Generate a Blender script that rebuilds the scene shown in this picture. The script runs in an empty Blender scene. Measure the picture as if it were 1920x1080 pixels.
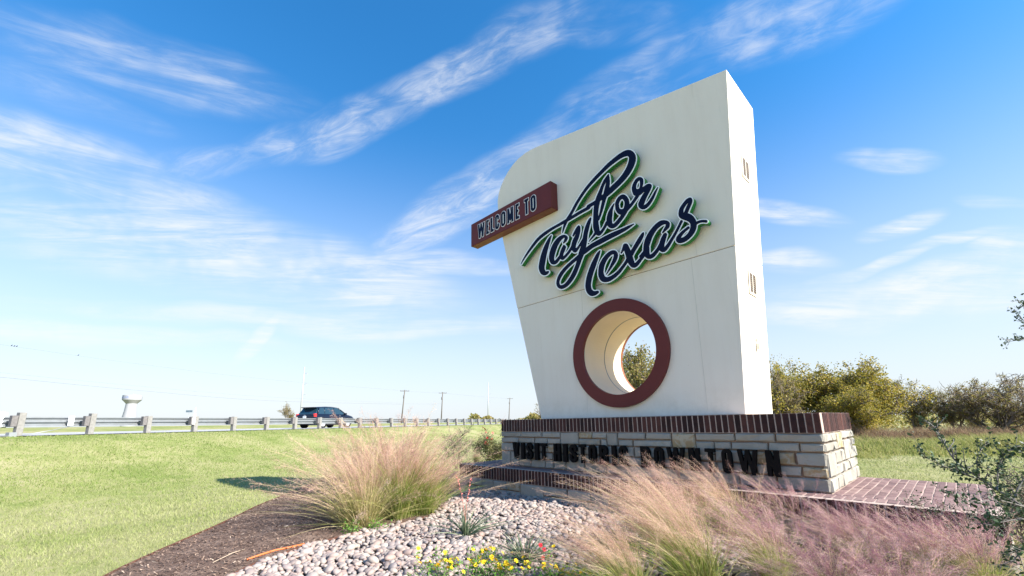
import bpy, bmesh, math, random
import numpy as np
from mathutils import Vector, Matrix

# ------------------------------------------------------------------ camera, sky, sun, exposure
sc = bpy.context.scene
COL = sc.collection
EYE = 1.20                      # camera height above the ground round the monument
F, CX, CY = 784.34, 960.0, 630.38
_pitch, _roll = 0.2020, -0.0179
_c, _s = math.cos(_pitch), math.sin(_pitch)
_R = np.array([[1, 0, 0], [0, _s, -_c], [0, _c, _s]])
_cr, _sr = math.cos(_roll), math.sin(_roll)
R = np.array([[_cr, -_sr, 0], [_sr, _cr, 0], [0, 0, 1]]) @ _R     # world -> camera (x right, y down, z forward)

cam_d = bpy.data.cameras.new('camera')
cam_d.sensor_width = 36.0
cam_d.lens = F / 1920 * 36
cam_d.shift_y = (CY - 540) / 1920
cam_d.clip_start = 0.05
cam_d.clip_end = 6000
cam = bpy.data.objects.new('camera', cam_d)
M = Matrix([[R[0][0], -R[1][0], -R[2][0], 0], [R[0][1], -R[1][1], -R[2][1], 0], [R[0][2], -R[1][2], -R[2][2], EYE], [0, 0, 0, 1]])
cam.matrix_world = M
COL.objects.link(cam)
sc.camera = cam

SUN_AZ, SUN_EL = 117.0, 35.5
SKY_STRENGTH = 0.105
SUN_STRENGTH = 4.7
EXPOSURE = 1.42
sc.view_settings.view_transform = 'Standard'
sc.view_settings.look = 'None'
sc.view_settings.gamma = 1.0
sc.view_settings.use_curve_mapping = False
sc.view_settings.exposure = EXPOSURE
sc.cycles.max_bounces = 7
sc.cycles.transparent_max_bounces = 4

world = bpy.data.worlds.new('World')
sc.world = world
world.use_nodes = True
wn, wl = world.node_tree.nodes, world.node_tree.links
for n in list(wn): wn.remove(n)


class W:
    """tiny wrapper to write shader node trees"""
    def __init__(s, nodes, links): s.n, s.l = nodes, links
    def new(s, t, **kw):
        nd = s.n.new(t)
        for k, v in kw.items(): setattr(nd, k, v)
        return nd
    def put(s, sock, v):
        if isinstance(v, bpy.types.NodeSocket): s.l.new(v, sock)
        elif v is not None: sock.default_value = v
    def math(s, op, a, b=None, c=None, clamp=False):
        nd = s.n.new('ShaderNodeMath'); nd.operation = op; nd.use_clamp = clamp
        s.put(nd.inputs[0], a); s.put(nd.inputs[1], b); s.put(nd.inputs[2], c)
        return nd.outputs[0]
    def dot(s, v, d):
        nd = s.n.new('ShaderNodeVectorMath'); nd.operation = 'DOT_PRODUCT'
        s.l.new(v, nd.inputs[0]); nd.inputs[1].default_value = d
        return nd.outputs['Value']
    def mapr(s, v, a, b, c, d, smooth=True):
        nd = s.n.new('ShaderNodeMapRange'); nd.interpolation_type = 'SMOOTHSTEP' if smooth else 'LINEAR'
        s.put(nd.inputs[0], v)
        for i, x in enumerate((a, b, c, d)): s.put(nd.inputs[1 + i], x)
        return nd.outputs[0]
    def noise(s, vec, scale, detail=4, rough=0.55, dist=0.0, out='Fac'):
        nd = s.n.new('ShaderNodeTexNoise')
        if vec is not None: s.l.new(vec, nd.inputs['Vector'])
        nd.inputs['Scale'].default_value = scale; nd.inputs['Detail'].default_value = detail
        nd.inputs['Roughness'].default_value = rough; nd.inputs['Distortion'].default_value = dist
        return nd.outputs[out]
    def comb(s, x, y, z=0.0):
        nd = s.n.new('ShaderNodeCombineXYZ')
        for i, v in enumerate((x, y, z)): s.put(nd.inputs[i], v)
        return nd.outputs[0]
    def mix(s, fac, a, b, mode='MIX'):
        nd = s.n.new('ShaderNodeMix'); nd.data_type = 'RGBA'; nd.blend_type = mode
        s.put(nd.inputs[0], fac); s.put(nd.inputs[6], a); s.put(nd.inputs[7], b)
        return nd.outputs[2]
    def ramp(s, fac, stops):
        nd = s.n.new('ShaderNodeValToRGB'); cr = nd.color_ramp
        while len(cr.elements) < len(stops): cr.elements.new(0.5)
        for e, (p, c) in zip(cr.elements, stops):
            e.position = p; e.color = (*c, 1)
        s.put(nd.inputs[0], fac)
        return nd.outputs[0]


def dirn(x, y):
    d = R.T @ np.array([(x - CX) / F, (y - CY) / F, 1.0])
    return d / np.linalg.norm(d)


w = W(wn, wl)
sky = w.new('ShaderNodeTexSky', sky_type='NISHITA', sun_disc=False)
sky.sun_elevation = math.radians(SUN_EL)
sky.sun_rotation = math.radians(SUN_AZ)
sky.altitude = 150; sky.air_density = 1.0; sky.dust_density = 0.35; sky.ozone_density = 2.2
hs = w.new('ShaderNodeHueSaturation')
wl.new(sky.outputs[0], hs.inputs['Color']); hs.inputs['Saturation'].default_value = 1.22; hs.inputs['Value'].default_value = 1.0
tc = w.new('ShaderNodeTexCoord')
D = tc.outputs['Generated']
# cirrus: (centre px), half length, half width (px), slope, density, streak stretch
CLOUDS = [
    (300, 128, 235, 46, .20, .62, 3.5), (430, 158, 70, 20, .28, .55, 2.5), (150, 196, 130, 26, .25, .34, 3.0),
    (90, 300, 200, 44, .22, .95, 3.5), (240, 362, 180, 48, .26, .85, 3.0), (380, 303, 110, 26, -.15, .42, 2.0),
    (640, 236, 125, 36, -.25, .85, 1.6), (560, 262, 90, 24, -.2, .4, 1.6), (830, 158, 110, 34, -.35, .80, 1.6), (1000, 62, 120, 40, -.5, .62, 1.4),
    (1150, 45, 110, 34, -.1, .34, 1.2), (850, 398, 150, 36, -.52, .92, 1.5), (1000, 285, 140, 30, -.6, .6, 1.5),
    (1200, 165, 190, 46, -.55, .62, 1.4), (1420, 60, 230, 48, -.42, .62, 1.4), (520, 500, 270, 66, .20, .9, 4.0), (420, 470, 140, 30, .25, .8, 4.0),
    (650, 535, 160, 28, .05, .55, 3.0), (770, 497, 120, 22, .02, .68, 2.0), (480, 640, 50, 12, -1.3, .55, 1.5),
    (700, 615, 320, 16, .04, .35, 4.0), (150, 640, 300, 16, .03, .3, 4.0), (1700, 566, 320, 36, -.08, 1.0, 5.0), (1600, 590, 200, 20, -.05, .8, 5.0), (1800, 530, 180, 26, -.15, .7, 4.0),
    (1490, 498, 60, 20, 0, .75, 2.0), (1685, 430, 60, 14, -.25, .62, 2.0), (1800, 458, 90, 10, -.12, .55, 3.0),
    (1900, 466, 60, 15, -.1, .7, 2.0), (1660, 298, 60, 16, .1, .38, 1.6), (1490, 398, 80, 16, .2, .45, 2.0),
    (1640, 505, 120, 10, -.3, .4, 3.0), (1850, 390, 60, 10, .1, .25, 2.0), (880, 500, 90, 14, .1, .35, 2.0),
]
# shared fibre fields: gnomonic coordinates of the sky round one heading, three grain directions
c0 = dirn(960, 330); t0 = dirn(1060, 330) - dirn(860, 330); t0 -= c0 * (t0 @ c0); t0 /= np.linalg.norm(t0); n0 = np.cross(c0, t0)
den = w.math('MAXIMUM', w.dot(D, tuple(c0)), 0.15)
GU = w.math('DIVIDE', w.dot(D, tuple(t0)), den); GV = w.math('DIVIDE', w.dot(D, tuple(-n0)), den)     # right, down
warp = w.noise(w.comb(GU, GV), 2.6, 2, 0.5, 0.0, 'Color')
def field(slope, along, across, seed, d=6, dist=.5):
    h = math.hypot(1, slope)
    a_ = w.math('ADD', w.math('MULTIPLY', GU, 1 / h), w.math('MULTIPLY', GV, slope / h))
    b_ = w.math('ADD', w.math('MULTIPLY', GU, -slope / h), w.math('MULTIPLY', GV, 1 / h))
    v_ = w.comb(w.math('MULTIPLY', a_, along), w.math('MULTIPLY', b_, across), seed)
    return w.noise(v_, 1.0, d, 0.68, dist)
f_left = field(-.24, 3.0, 22.0, 1.7, 8, .45)         # long fibres, upper left
f_right = field(.34, 8.0, 30.0, 5.2, 8, .55)         # short ribs across the rising bands
f_flat = field(-.02, 2.4, 24.0, 9.1, 7, .45)
f_blob = field(.5, 4.5, 6.0, 3.3, 3, .2)
FLD = {}
for nm_, f_ in (('l', f_left), ('r', f_right), ('f', f_flat)):
    FLD[nm_] = w.math('MULTIPLY', w.mapr(f_, .34, .70 if nm_ == 'f' else .78, .16 if nm_ == 'f' else .14, .92), w.mapr(f_blob, .32, .60, .18 if nm_ == 'r' else .45, 1.0))
vm = w.new('ShaderNodeVectorMath', operation='MULTIPLY_ADD')
wl.new(warp, vm.inputs[0]); vm.inputs[1].default_value = (.10, .10, .10)
sub = w.new('ShaderNodeVectorMath', operation='SUBTRACT'); wl.new(D, sub.inputs[0]); sub.inputs[1].default_value = (.05, .05, .05)
wl.new(sub.outputs[0], vm.inputs[2])
DW = vm.outputs[0]
accs = {'l': None, 'r': None, 'f': None}
for (cx, cy, L, Wd, sl, dens, st) in CLOUDS:
    c = dirn(cx, cy)
    e = 30 / math.hypot(1, sl)
    t = dirn(cx + e, cy + e * sl) - dirn(cx - e, cy - e * sl)
    t -= c * (t @ c); t /= np.linalg.norm(t)
    nrm = np.cross(c, t)
    Lr = np.linalg.norm(dirn(cx + L / math.hypot(1, sl), cy + L * sl / math.hypot(1, sl)) - c)
    up = dirn(cx + Wd * sl / math.hypot(1, sl), cy - Wd / math.hypot(1, sl))
    Wr = np.linalg.norm(up - c)
    u = w.dot(DW, tuple(t / Lr)); v = w.dot(DW, tuple(nrm / Wr))
    r2 = w.math('ADD', w.math('MULTIPLY', u, u), w.math('MULTIPLY', v, v))
    m = w.mapr(r2, 0.0, 2.7, min(1.0, dens * (2.1 if (cy > 425 or (cx > 1450 and cy > 250)) else 1.0)), 0.0)
    k = 'f' if (cy > 425 or (cx > 1450 and cy > 250)) else ('l' if sl > .12 else 'r')
    accs[k] = m if accs[k] is None else w.math('MAXIMUM', accs[k], m)
front = w.math('GREATER_THAN', w.dot(D, tuple(c0)), 0.2)
acc = None
for k in accs:
    q_ = w.math('MULTIPLY', accs[k], FLD[k])
    acc = q_ if acc is None else w.math('MAXIMUM', acc, q_)
acc = w.math('MULTIPLY', acc, front)
# pale haze low in the sky, all round
sx = w.new('ShaderNodeSeparateXYZ'); wl.new(D, sx.inputs[0])
veil = w.mapr(sx.outputs[2], -0.10, 0.62, 0.985, 0.0)
fac = w.math('SUBTRACT', 1.0, w.math('MULTIPLY', w.math('SUBTRACT', 1.0, acc), w.math('SUBTRACT', 1.0, veil)), clamp=True)
tint = w.mix(w.mapr(sx.outputs[2], .05, .75, 0, 1), (.98, .88, .90, 1), (.40, .93, 1.06, 1))
skyb = w.mix(1.0, hs.outputs[0], tint, 'MULTIPLY')
skyh = w.mix(veil, skyb, (2.80, 3.10, 3.40, 1))
skyc = w.mix(acc, skyh, (3.55, 3.62, 3.70, 1))
bg = w.new('ShaderNodeBackground'); wl.new(skyc, bg.inputs[0]); bg.inputs[1].default_value = SKY_STRENGTH
wo = w.new('ShaderNodeOutputWorld'); wl.new(bg.outputs[0], wo.inputs[0])

sun_d = bpy.data.lights.new('sun', 'SUN')
sun_d.energy = SUN_STRENGTH; sun_d.angle = math.radians(0.53); sun_d.color = (1.0, 0.94, 0.85)
sun = bpy.data.objects.new('sun', sun_d)
_a, _e = math.radians(SUN_AZ), math.radians(SUN_EL)
SV = Vector((math.sin(_a) * math.cos(_e), math.cos(_a) * math.cos(_e), math.sin(_e)))
sun.rotation_euler = SV.to_track_quat('Z', 'Y').to_euler()
sun.location = SV * 60
COL.objects.link(sun)

# ------------------------------------------------------------------ helpers
rnd = random.Random(11)


def ray(x, y):
    return R.T @ np.array([(x - CX) / F, (y - CY) / F, 1.0])


def at_z(x, y, z):                       # point on the level z (world)
    d = ray(x, y); p = d * (z - EYE) / d[2]; return np.array([p[0], p[1], z])


def at_y(x, y, Y):                       # point at forward distance Y
    d = ray(x, y); p = d * Y / d[1]; return p + np.array([0, 0, EYE])


YAW = -0.8045
dA = np.array([math.cos(YAW), math.sin(YAW), 0.0])       # along the front face, to the right
dB = np.array([-math.sin(YAW), math.cos(YAW), 0.0])      # into the monument
dZ = np.array([0, 0, 1.0])
C0 = np.array([3.035, 4.222, 0.0])                       # front right corner of the stone plinth


def PT(a, b, z):                          # monument coordinates -> world
    return C0 + dA * a + dB * b + dZ * z


def on_b(x, y, b):                       # pixel ray on the plane b=const -> (a, z)
    d = ray(x, y); P0 = C0 + dB * b - np.array([0, 0, 0])
    p = d * ((P0) @ dB) / (d @ dB) + np.array([0, 0, EYE])
    return (p - C0) @ dA, p[2]


def new_mat(name):
    m = bpy.data.materials.new(name); m.use_nodes = True
    nt = m.node_tree
    for n in list(nt.nodes): nt.nodes.remove(n)
    return m, W(nt.nodes, nt.links)


def finish(m, g, col, rough=0.7, spec=0.4, metal=0.0, bump=None, bstr=0.3, bdist=0.01, coat=0.0, trans=None):
    p = g.new('ShaderNodeBsdfPrincipled')
    g.put(p.inputs['Base Color'], col); g.put(p.inputs['Roughness'], rough)
    p.inputs['Specular IOR Level'].default_value = spec; p.inputs['Metallic'].default_value = metal
    p.inputs['Coat Weight'].default_value = coat
    if bump is not None:
        b = g.new('ShaderNodeBump'); b.inputs['Strength'].default_value = bstr; b.inputs['Distance'].default_value = bdist
        g.l.new(bump, b.inputs['Height']); g.l.new(b.outputs[0], p.inputs['Normal'])
    o = g.new('ShaderNodeOutputMaterial')
    if trans:
        t = g.new('ShaderNodeBsdfTranslucent'); g.put(t.inputs[0], col)
        mx = g.new('ShaderNodeMixShader'); mx.inputs[0].default_value = trans
        g.l.new(p.outputs[0], mx.inputs[1]); g.l.new(t.outputs[0], mx.inputs[2]); g.l.new(mx.outputs[0], o.inputs[0])
    else:
        g.l.new(p.outputs[0], o.inputs[0])
    return m


def M_plain(name, c, rough=0.6, spec=0.4, metal=0.0, var=0.12, scale=8, bstr=0.1, coat=0.0):
    m, g = new_mat(name)
    tc = g.new('ShaderNodeTexCoord')
    nz = g.noise(tc.outputs['Object'], scale, 5, 0.6)
    col = g.ramp(nz, [(0.3, tuple(x * (1 - var) for x in c)), (0.7, tuple(min(1, x * (1 + var)) for x in c))])
    return finish(m, g, col, rough, spec, metal, nz, bstr, 0.005, coat)


def M_leaf(name, stops, rough=0.55, spec=0.3, trans=0.35, tone=False):
    """colour varies from leaf to leaf (each island of the mesh)"""
    m, g = new_mat(name)
    geo = g.new('ShaderNodeNewGeometry')
    tc = g.new('ShaderNodeTexCoord')
    nz = g.noise(tc.outputs['Object'], 1.6, 3, 0.6)
    f = g.math('ADD', g.math('MULTIPLY', geo.outputs['Random Per Island'], 0.65), g.math('MULTIPLY', nz, 0.5), clamp=True)
    f = g.math('SUBTRACT', f, 0.08, clamp=True)
    if tone:
        at = g.new('ShaderNodeAttribute', attribute_name='tone')
        f = g.math('ADD', g.math('MULTIPLY', at.outputs['Fac'], .72), g.math('MULTIPLY', geo.outputs['Random Per Island'], .28))
    return finish(m, g, g.ramp(f, stops), rough, spec, trans=trans)


def obj(name, me, mat=None, parent=None, loc=None, rot=None, **props):
    o = bpy.data.objects.new(name, me)
    if mat is not None and me is not None and not me.materials: me.materials.append(mat)
    COL.objects.link(o)
    if parent is not None: o.parent = parent
    if loc is not None: o.location = loc
    if rot is not None: o.rotation_euler = rot
    for k, v in props.items(): o[k] = v
    return o


def thing(name, label, cat, loc=(0, 0, 0), group=None, rz=0.0):
    o = bpy.data.objects.new(name, None); COL.objects.link(o)
    o.empty_display_size = 0.1
    o.location = loc; o.rotation_euler = (0, 0, rz)
    o['label'] = label; o['category'] = cat
    if group: o['group'] = group
    return o


def mesh_np(name, V, Fc, smooth=False):
    """V (n,3), Fc (m,k) all faces of one size"""
    V = np.asarray(V, np.float32); Fc = np.asarray(Fc, np.int32)
    me = bpy.data.meshes.new(name)
    k = Fc.shape[1]
    me.vertices.add(len(V)); me.vertices.foreach_set('co', V.ravel())
    me.loops.add(Fc.size); me.loops.foreach_set('vertex_index', Fc.ravel())
    me.polygons.add(len(Fc)); me.polygons.foreach_set('loop_start', np.arange(0, Fc.size, k, dtype=np.int32))
    if smooth: me.polygons.foreach_set('use_smooth', np.ones(len(Fc), bool))
    me.update(calc_edges=True)
    return me


def mesh_py(name, V, Fc, smooth=False):
    me = bpy.data.meshes.new(name)
    me.from_pydata([tuple(map(float, v)) for v in V], [], Fc)
    if smooth:
        for p in me.polygons: p.use_smooth = True
    me.update()
    return me


class MB:
    """collects primitives into one mesh; origin is subtracted"""
    def __init__(s, org=(0, 0, 0)): s.V, s.F, s.o = [], [], np.array(org, float)
    def add(s, V, Fc):
        n = len(s.V); s.V += [np.array(v, float) - s.o for v in V]; s.F += [tuple(i + n for i in f) for f in Fc]
    def hexa(s, P):                          # 8 points, bottom 4 then top 4
        s.add(P, [(0, 3, 2, 1), (4, 5, 6, 7), (0, 1, 5, 4), (1, 2, 6, 5), (2, 3, 7, 6), (3, 0, 4, 7)])
    def box(s, c, ex, ey, ez):               # centre and three half-extent vectors
        c, ex, ey, ez = map(lambda q: np.array(q, float), (c, ex, ey, ez))
        s.hexa([c - ex - ey - ez, c + ex - ey - ez, c + ex + ey - ez, c - ex + ey - ez,
                c - ex - ey + ez, c + ex - ey + ez, c + ex + ey + ez, c - ex + ey + ez])
    def abox(s, x0, x1, y0, y1, z0, z1):
        s.box(((x0 + x1) / 2, (y0 + y1) / 2, (z0 + z1) / 2), ((x1 - x0) / 2, 0, 0), (0, (y1 - y0) / 2, 0), (0, 0, (z1 - z0) / 2))
    def tube(s, pts, rad, n=8, cap=True):
        pts = [np.array(p, float) for p in pts]
        if not hasattr(rad, '__len__'): rad = [rad] * len(pts)
        rings = []
        V = []
        for i, p in enumerate(pts):
            t = pts[min(i + 1, len(pts) - 1)] - pts[max(i - 1, 0)]; t /= (np.linalg.norm(t) + 1e-9)
            a = np.cross(t, [0, 0, 1.0] if abs(t[2]) < .95 else [1.0, 0, 0]); a /= np.linalg.norm(a); b = np.cross(t, a)
            for k in range(n):
                an = 2 * math.pi * k / n
                V.append(p + rad[i] * (a * math.cos(an) + b * math.sin(an)))
        Fc = []
        for i in range(len(pts) - 1):
            for k in range(n):
                k2 = (k + 1) % n
                Fc.append((i * n + k, i * n + k2, (i + 1) * n + k2, (i + 1) * n + k))
        if cap:
            Fc.append(tuple(range(n))[::-1]); Fc.append(tuple(range((len(pts) - 1) * n, len(pts) * n)))
        s.add(V, Fc)
    def build(s, name, mat, parent=None, smooth=False, bevel=0.0, loc=None, **props):
        me = mesh_py(name, s.V, s.F, smooth)
        if bevel:
            bm = bmesh.new(); bm.from_mesh(me)
            bmesh.ops.remove_doubles(bm, verts=bm.verts, dist=1e-5)
            es = [e for e in bm.edges if len(e.link_faces) == 2 and e.calc_face_angle(0) > 0.5]
            bmesh.ops.bevel(bm, geom=es, offset=bevel, segments=2, affect='EDGES', profile=0.5, clamp_overlap=True)
            bm.to_mesh(me); bm.free()
        return obj(name, me, mat, parent, loc, **props)


def copy_part(o, parent, loc=None):
    c = o.copy(); COL.objects.link(c); c.parent = parent
    if loc is not None: c.location = loc
    return c


# ---- terrain
RP = np.array([-16.6, 14.3]); RU = np.array([.327, .945]); RN = np.array([.945, -.327])
_td = np.array([-400, -60, -24, -17, -11, -10, 0, .8, 2.5, 5.5, 9, 12, 15, 18, 26, 60, 400.])
_tz = np.array([-.9, -.10, .24, .20, -.10, -.20, -.20, -.20, -.36, -1.02, -1.46, -1.40, -1.24, -1.17, -1.13, -1.05, -1.0])


def height(x, y):
    x = np.asarray(x, float); y = np.asarray(y, float)
    d = (x - RP[0]) * RN[0] + (y - RP[1]) * RN[1]
    al = (x - RP[0]) * RU[0] + (y - RP[1]) * RU[1]
    z = np.zeros_like(d)
    for k in (-1.2, -.6, 0, .6, 1.2):
        z += np.interp(d + k * np.clip(np.abs(d) * .12, .25, 1.1), _td, _tz) / 5
    sl = np.where(d < 2, -.0020 * np.clip(al, -30, 150), 0) * np.clip((2 - d) / 2, 0, 1)
    n = .012 * np.sin(x * 1.7 + 1.3 * y) + .010 * np.sin(2.9 * x - 1.1 * y + 2) + .02 * np.sin(.5 * x + .31 * y)
    return z + sl + n * np.clip((d - 1) / 3, 0, 1) + EYE


def ground_at(x, y, up=0.0):             # pixel ray meets the terrain
    d = ray(x, y); lo, hi = 1.0, 400.0
    t = 1.0
    while t < 400:
        p = d / d[1] * t
        if p[2] + EYE < height(p[0], p[1]) + up: break
        t *= 1.01
    hi = t; lo = t / 1.01
    for _ in range(30):
        m = (lo + hi) / 2; p = d / d[1] * m
        if p[2] + EYE < height(p[0], p[1]) + up: hi = m
        else: lo = m
    p = d / d[1] * hi
    return np.array([p[0], p[1], p[2] + EYE])


def in_poly(x, y, P):
    x = np.asarray(x); y = np.asarray(y); r = np.zeros(x.shape, bool); n = len(P)
    for i in range(n):
        x0, y0 = P[i][0], P[i][1]; x1, y1 = P[(i + 1) % n][0], P[(i + 1) % n][1]
        if y0 == y1: continue
        c = ((y0 > y) != (y1 > y)) & (x < (x1 - x0) * (y - y0) / (y1 - y0) + x0)
        r ^= c
    return r

# ------------------------------------------------------------------ ground materials
def lawn_material():
    m, g = new_mat('lawn')
    geo = g.new('ShaderNodeNewGeometry'); P = geo.outputs['Position']
    big = g.noise(P, 0.35, 4, 0.6, 0.4); mid = g.noise(P, 2.2, 5, 0.65, 0.3); fine = g.noise(P, 26, 4, 0.7)
    f = g.math('ADD', g.math('MULTIPLY', big, .55), g.math('ADD', g.math('MULTIPLY', mid, .35), g.math('MULTIPLY', fine, .22)))
    f = g.math('ADD', f, .025)
    dd_ = g.math('SUBTRACT', g.dot(P, (RN[0], RN[1], 0.0)), float(RP @ RN))
    f = g.math('ADD', f, g.mapr(dd_, 7.5, 10.5, -.03, .035))
    c = g.ramp(f, [(.36, (0.1156, 0.1677, 0.03357)), (.48, (0.185, 0.221, 0.06713)), (.58, (0.2775, 0.2744, 0.1193)), (.72, (0.3545, 0.3201, 0.179))])
    return finish(m, g, c, .95, .1, bump=fine, bstr=.6, bdist=.04)

def asphalt_material():
    m, g = new_mat('asphalt')
    geo = g.new('ShaderNodeNewGeometry'); P = geo.outputs['Position']
    a = g.noise(P, .8, 4, .6); b = g.noise(P, 60, 3, .7)
    f = g.math('ADD', g.math('MULTIPLY', a, .6), g.math('MULTIPLY', b, .4))
    return finish(m, g, g.ramp(f, [(.3, (0.306, 0.3017, 0.306)), (.7, (0.391, 0.3867, 0.3867))]), .85, .3, bump=b, bstr=.3, bdist=.005)

def mulch_material():
    m, g = new_mat('mulch_soil')
    geo = g.new('ShaderNodeNewGeometry'); P = geo.outputs['Position']
    a = g.noise(P, 3, 5, .7); b = g.noise(P, 55, 4, .8)
    f = g.math('ADD', g.math('MULTIPLY', a, .4), g.math('MULTIPLY', b, .6))
    return finish(m, g, g.ramp(f, [(.35, (0.05712, 0.03672, 0.02856)), (.5, (0.153, 0.102, 0.0816)), (.68, (0.3876, 0.2856, 0.2244))]), .95, .1, bump=b, bstr=.9, bdist=.02)

LAWN, ASPH, MULCH = lawn_material(), asphalt_material(), mulch_material()
WHITE_LINE = M_plain('road_paint_white', (.75, .75, .72), .7, var=.08)

# terrain sheet: fine near the camera, coarse far away
def axis(lo, hi, c, n, k):
    t = np.linspace(-1, 1, n)
    s = np.sinh(k * t) / math.sinh(k)
    return np.where(s < 0, c + s * (c - lo), c + s * (hi - c))
gx = axis(-2500, 2500, -1.0, 361, 8.2); gy = axis(-60, 3000, 8.0, 361, 8.0)
GX, GY = np.meshgrid(gx, gy)
GZ = height(GX, GY)
nx, ny = len(gx), len(gy)
idx = np.arange(nx * ny).reshape(ny, nx)
Fg = np.stack([idx[:-1, :-1], idx[:-1, 1:], idx[1:, 1:], idx[1:, :-1]], -1).reshape(-1, 4)
obj('ground', mesh_np('ground', np.stack([GX, GY, GZ], -1).reshape(-1, 3), Fg, True), LAWN, kind='structure')

# road ribbon that follows the guardrail
def ribbon(name, d0, d1, up, mat, a0=-120, a1=900, nd=12, na=500, **pr):
    al = a0 + (a1 - a0) * np.linspace(0, 1, na) ** 1.6
    dd = np.linspace(d0, d1, nd)
    A_, D_ = np.meshgrid(al, dd)
    X = RP[0] + RU[0] * A_ + RN[0] * D_; Y = RP[1] + RU[1] * A_ + RN[1] * D_
    Z = height(X, Y) + up
    ix = np.arange(na * nd).reshape(nd, na)
    Fr = np.stack([ix[:-1, :-1], ix[:-1, 1:], ix[1:, 1:], ix[1:, :-1]], -1).reshape(-1, 4)[:, ::-1]
    return obj(name, mesh_np(name, np.stack([X, Y, Z], -1).reshape(-1, 3), Fr, True), mat, **pr)
ribbon('road', -10.2, .15, .03, ASPH, kind='structure')
ribbon('road_edge_line', -1.75, -1.62, .036, WHITE_LINE, nd=2, kind='structure')
ribbon('road_edge_line', -9.1, -8.97, .036, WHITE_LINE, nd=2, kind='structure')

# ------------------------------------------------------------------ monument
def lumpy(name, c1, c2, c3, rough=.85, sc1=3.0, island=False, bstr=.5, spec=.25):
    m, g = new_mat(name)
    tc = g.new('ShaderNodeTexCoord'); oi = g.new('ShaderNodeObjectInfo')
    off = g.new('ShaderNodeVectorMath', operation='ADD'); g.l.new(tc.outputs['Object'], off.inputs[0])
    sh = g.math('MULTIPLY', oi.outputs['Random'], 37.0)
    g.l.new(g.comb(sh, sh, sh), off.inputs[1])
    P = off.outputs[0]
    a = g.noise(P, sc1, 5, .65, .5); b = g.noise(P, 38, 5, .7)
    f = g.math('ADD', g.math('MULTIPLY', a, .6), g.math('MULTIPLY', oi.outputs['Random'], .4))
    c = g.ramp(f, [(.28, c1), (.5, c2), (.72, c3)])
    c = g.mix(g.mapr(b, .45, .75, 0, .35), c, tuple(x * .55 for x in c2) + (1,))
    return finish(m, g, c, rough, spec, bump=g.math('ADD', a, g.math('MULTIPLY', b, .5)), bstr=bstr, bdist=.02)

BRICK = lumpy('brick_purple_brown', (0.0221, 0.0102, 0.0102), (0.051, 0.0204, 0.0187), (0.08925, 0.0357, 0.0289), .7, 9, bstr=.5, spec=.2)
PAVER = lumpy('brick_paver', (0.1445, 0.08925, 0.085), (0.204, 0.1275, 0.119), (0.255, 0.17, 0.153), .8, 9, bstr=.4)
MORTAR = M_plain('mortar', (.31, .215, .165), .95, .1, var=.2, scale=30, bstr=.4)
PALE_MORTAR = M_plain('pale_mortar', (.42, .33, .285), .95, .1, var=.15, scale=30, bstr=.4)

def stone_material(name, o1, o2, base, amt):
    m, g = new_mat(name)
    tc = g.new('ShaderNodeTexCoord'); oi = g.new('ShaderNodeObjectInfo')
    off = g.new('ShaderNodeVectorMath', operation='ADD'); g.l.new(tc.outputs['Object'], off.inputs[0])
    sh = g.math('MULTIPLY', oi.outputs['Random'], 37.0); g.l.new(g.comb(sh, sh, sh), off.inputs[1])
    P = off.outputs[0]
    a = g.noise(P, 5, 5, .65, .6); b = g.noise(P, 42, 5, .7); k = g.noise(P, 9, 4, .6, 1.2)
    c = g.ramp(g.math('ADD', g.math('MULTIPLY', a, .7), g.math('MULTIPLY', oi.outputs['Random'], .3)),
               [(.3, tuple(x * .84 for x in base)), (.55, base), (.75, tuple(min(1, x * 1.12) for x in base))])
    c = g.mix(g.mapr(k, .62 - amt, .78 - amt, 0, .75), c, (*o1, 1))
    c = g.mix(g.mapr(b, .58, .72, 0, .5), c, (*o2, 1))
    return finish(m, g, c, .88, .2, bump=g.math('ADD', a, g.math('MULTIPLY', b, .4)), bstr=.7, bdist=.02)
STONE = stone_material('limestone', (0.3225, 0.2757, 0.2035), (0.1996, 0.1655, 0.1272), (0.3455, 0.323, 0.2755), 0.05)
OCHRE = stone_material('ochre_limestone', (0.324, 0.216, 0.099), (0.135, 0.09, 0.054), (0.405, 0.36, 0.27), .18)

def cream_material():
    m, g = new_mat('cream_stucco')
    geo = g.new('ShaderNodeNewGeometry'); P = geo.outputs['Position']
    sc_ = g.new('ShaderNodeVectorMath', operation='MULTIPLY'); g.l.new(P, sc_.inputs[0]); sc_.inputs[1].default_value = (4, 4, .45)
    st = g.noise(sc_.outputs[0], 1.4, 5, .65)
    a = g.noise(P, 1.1, 4, .6); b = g.noise(P, 160, 3, .6); sp = g.noise(P, 30, 2, .5)
    c = g.ramp(g.math('ADD', g.math('MULTIPLY', st, .6), g.math('MULTIPLY', a, .4)), [(.2, (.755, .675, .58)), (.5, (.815, .745, .655)), (.8, (.835, .78, .695))])
    c = g.mix(g.mapr(sp, .74, .80, 0, .35), c, (.36, .30, .22, 1))
    sz_ = g.new('ShaderNodeSeparateXYZ'); g.l.new(P, sz_.inputs[0])
    foot = g.mapr(sz_.outputs[2], 1.24, 1.75, 1.0, 0.0)
    c = g.mix(g.math('MULTIPLY', foot, g.mapr(g.noise(P, 5, 5, .7), .35, .7, .05, .30)), c, (.50, .43, .33, 1))
    c2 = g.new('ShaderNodeVectorMath', operation='MULTIPLY'); g.l.new(P, c2.inputs[0]); c2.inputs[1].default_value = (14, 14, .9)
    c = g.mix(g.mapr(g.noise(c2.outputs[0], 1.0, 4, .6), .60, .78, 0, .22), c, (.54, .50, .42, 1))
    return finish(m, g, c, .75, .25, bump=g.math('ADD', b, g.math('MULTIPLY', g.noise(P, 18, 4, .6), 1.5)), bstr=.12, bdist=.004)
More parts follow.
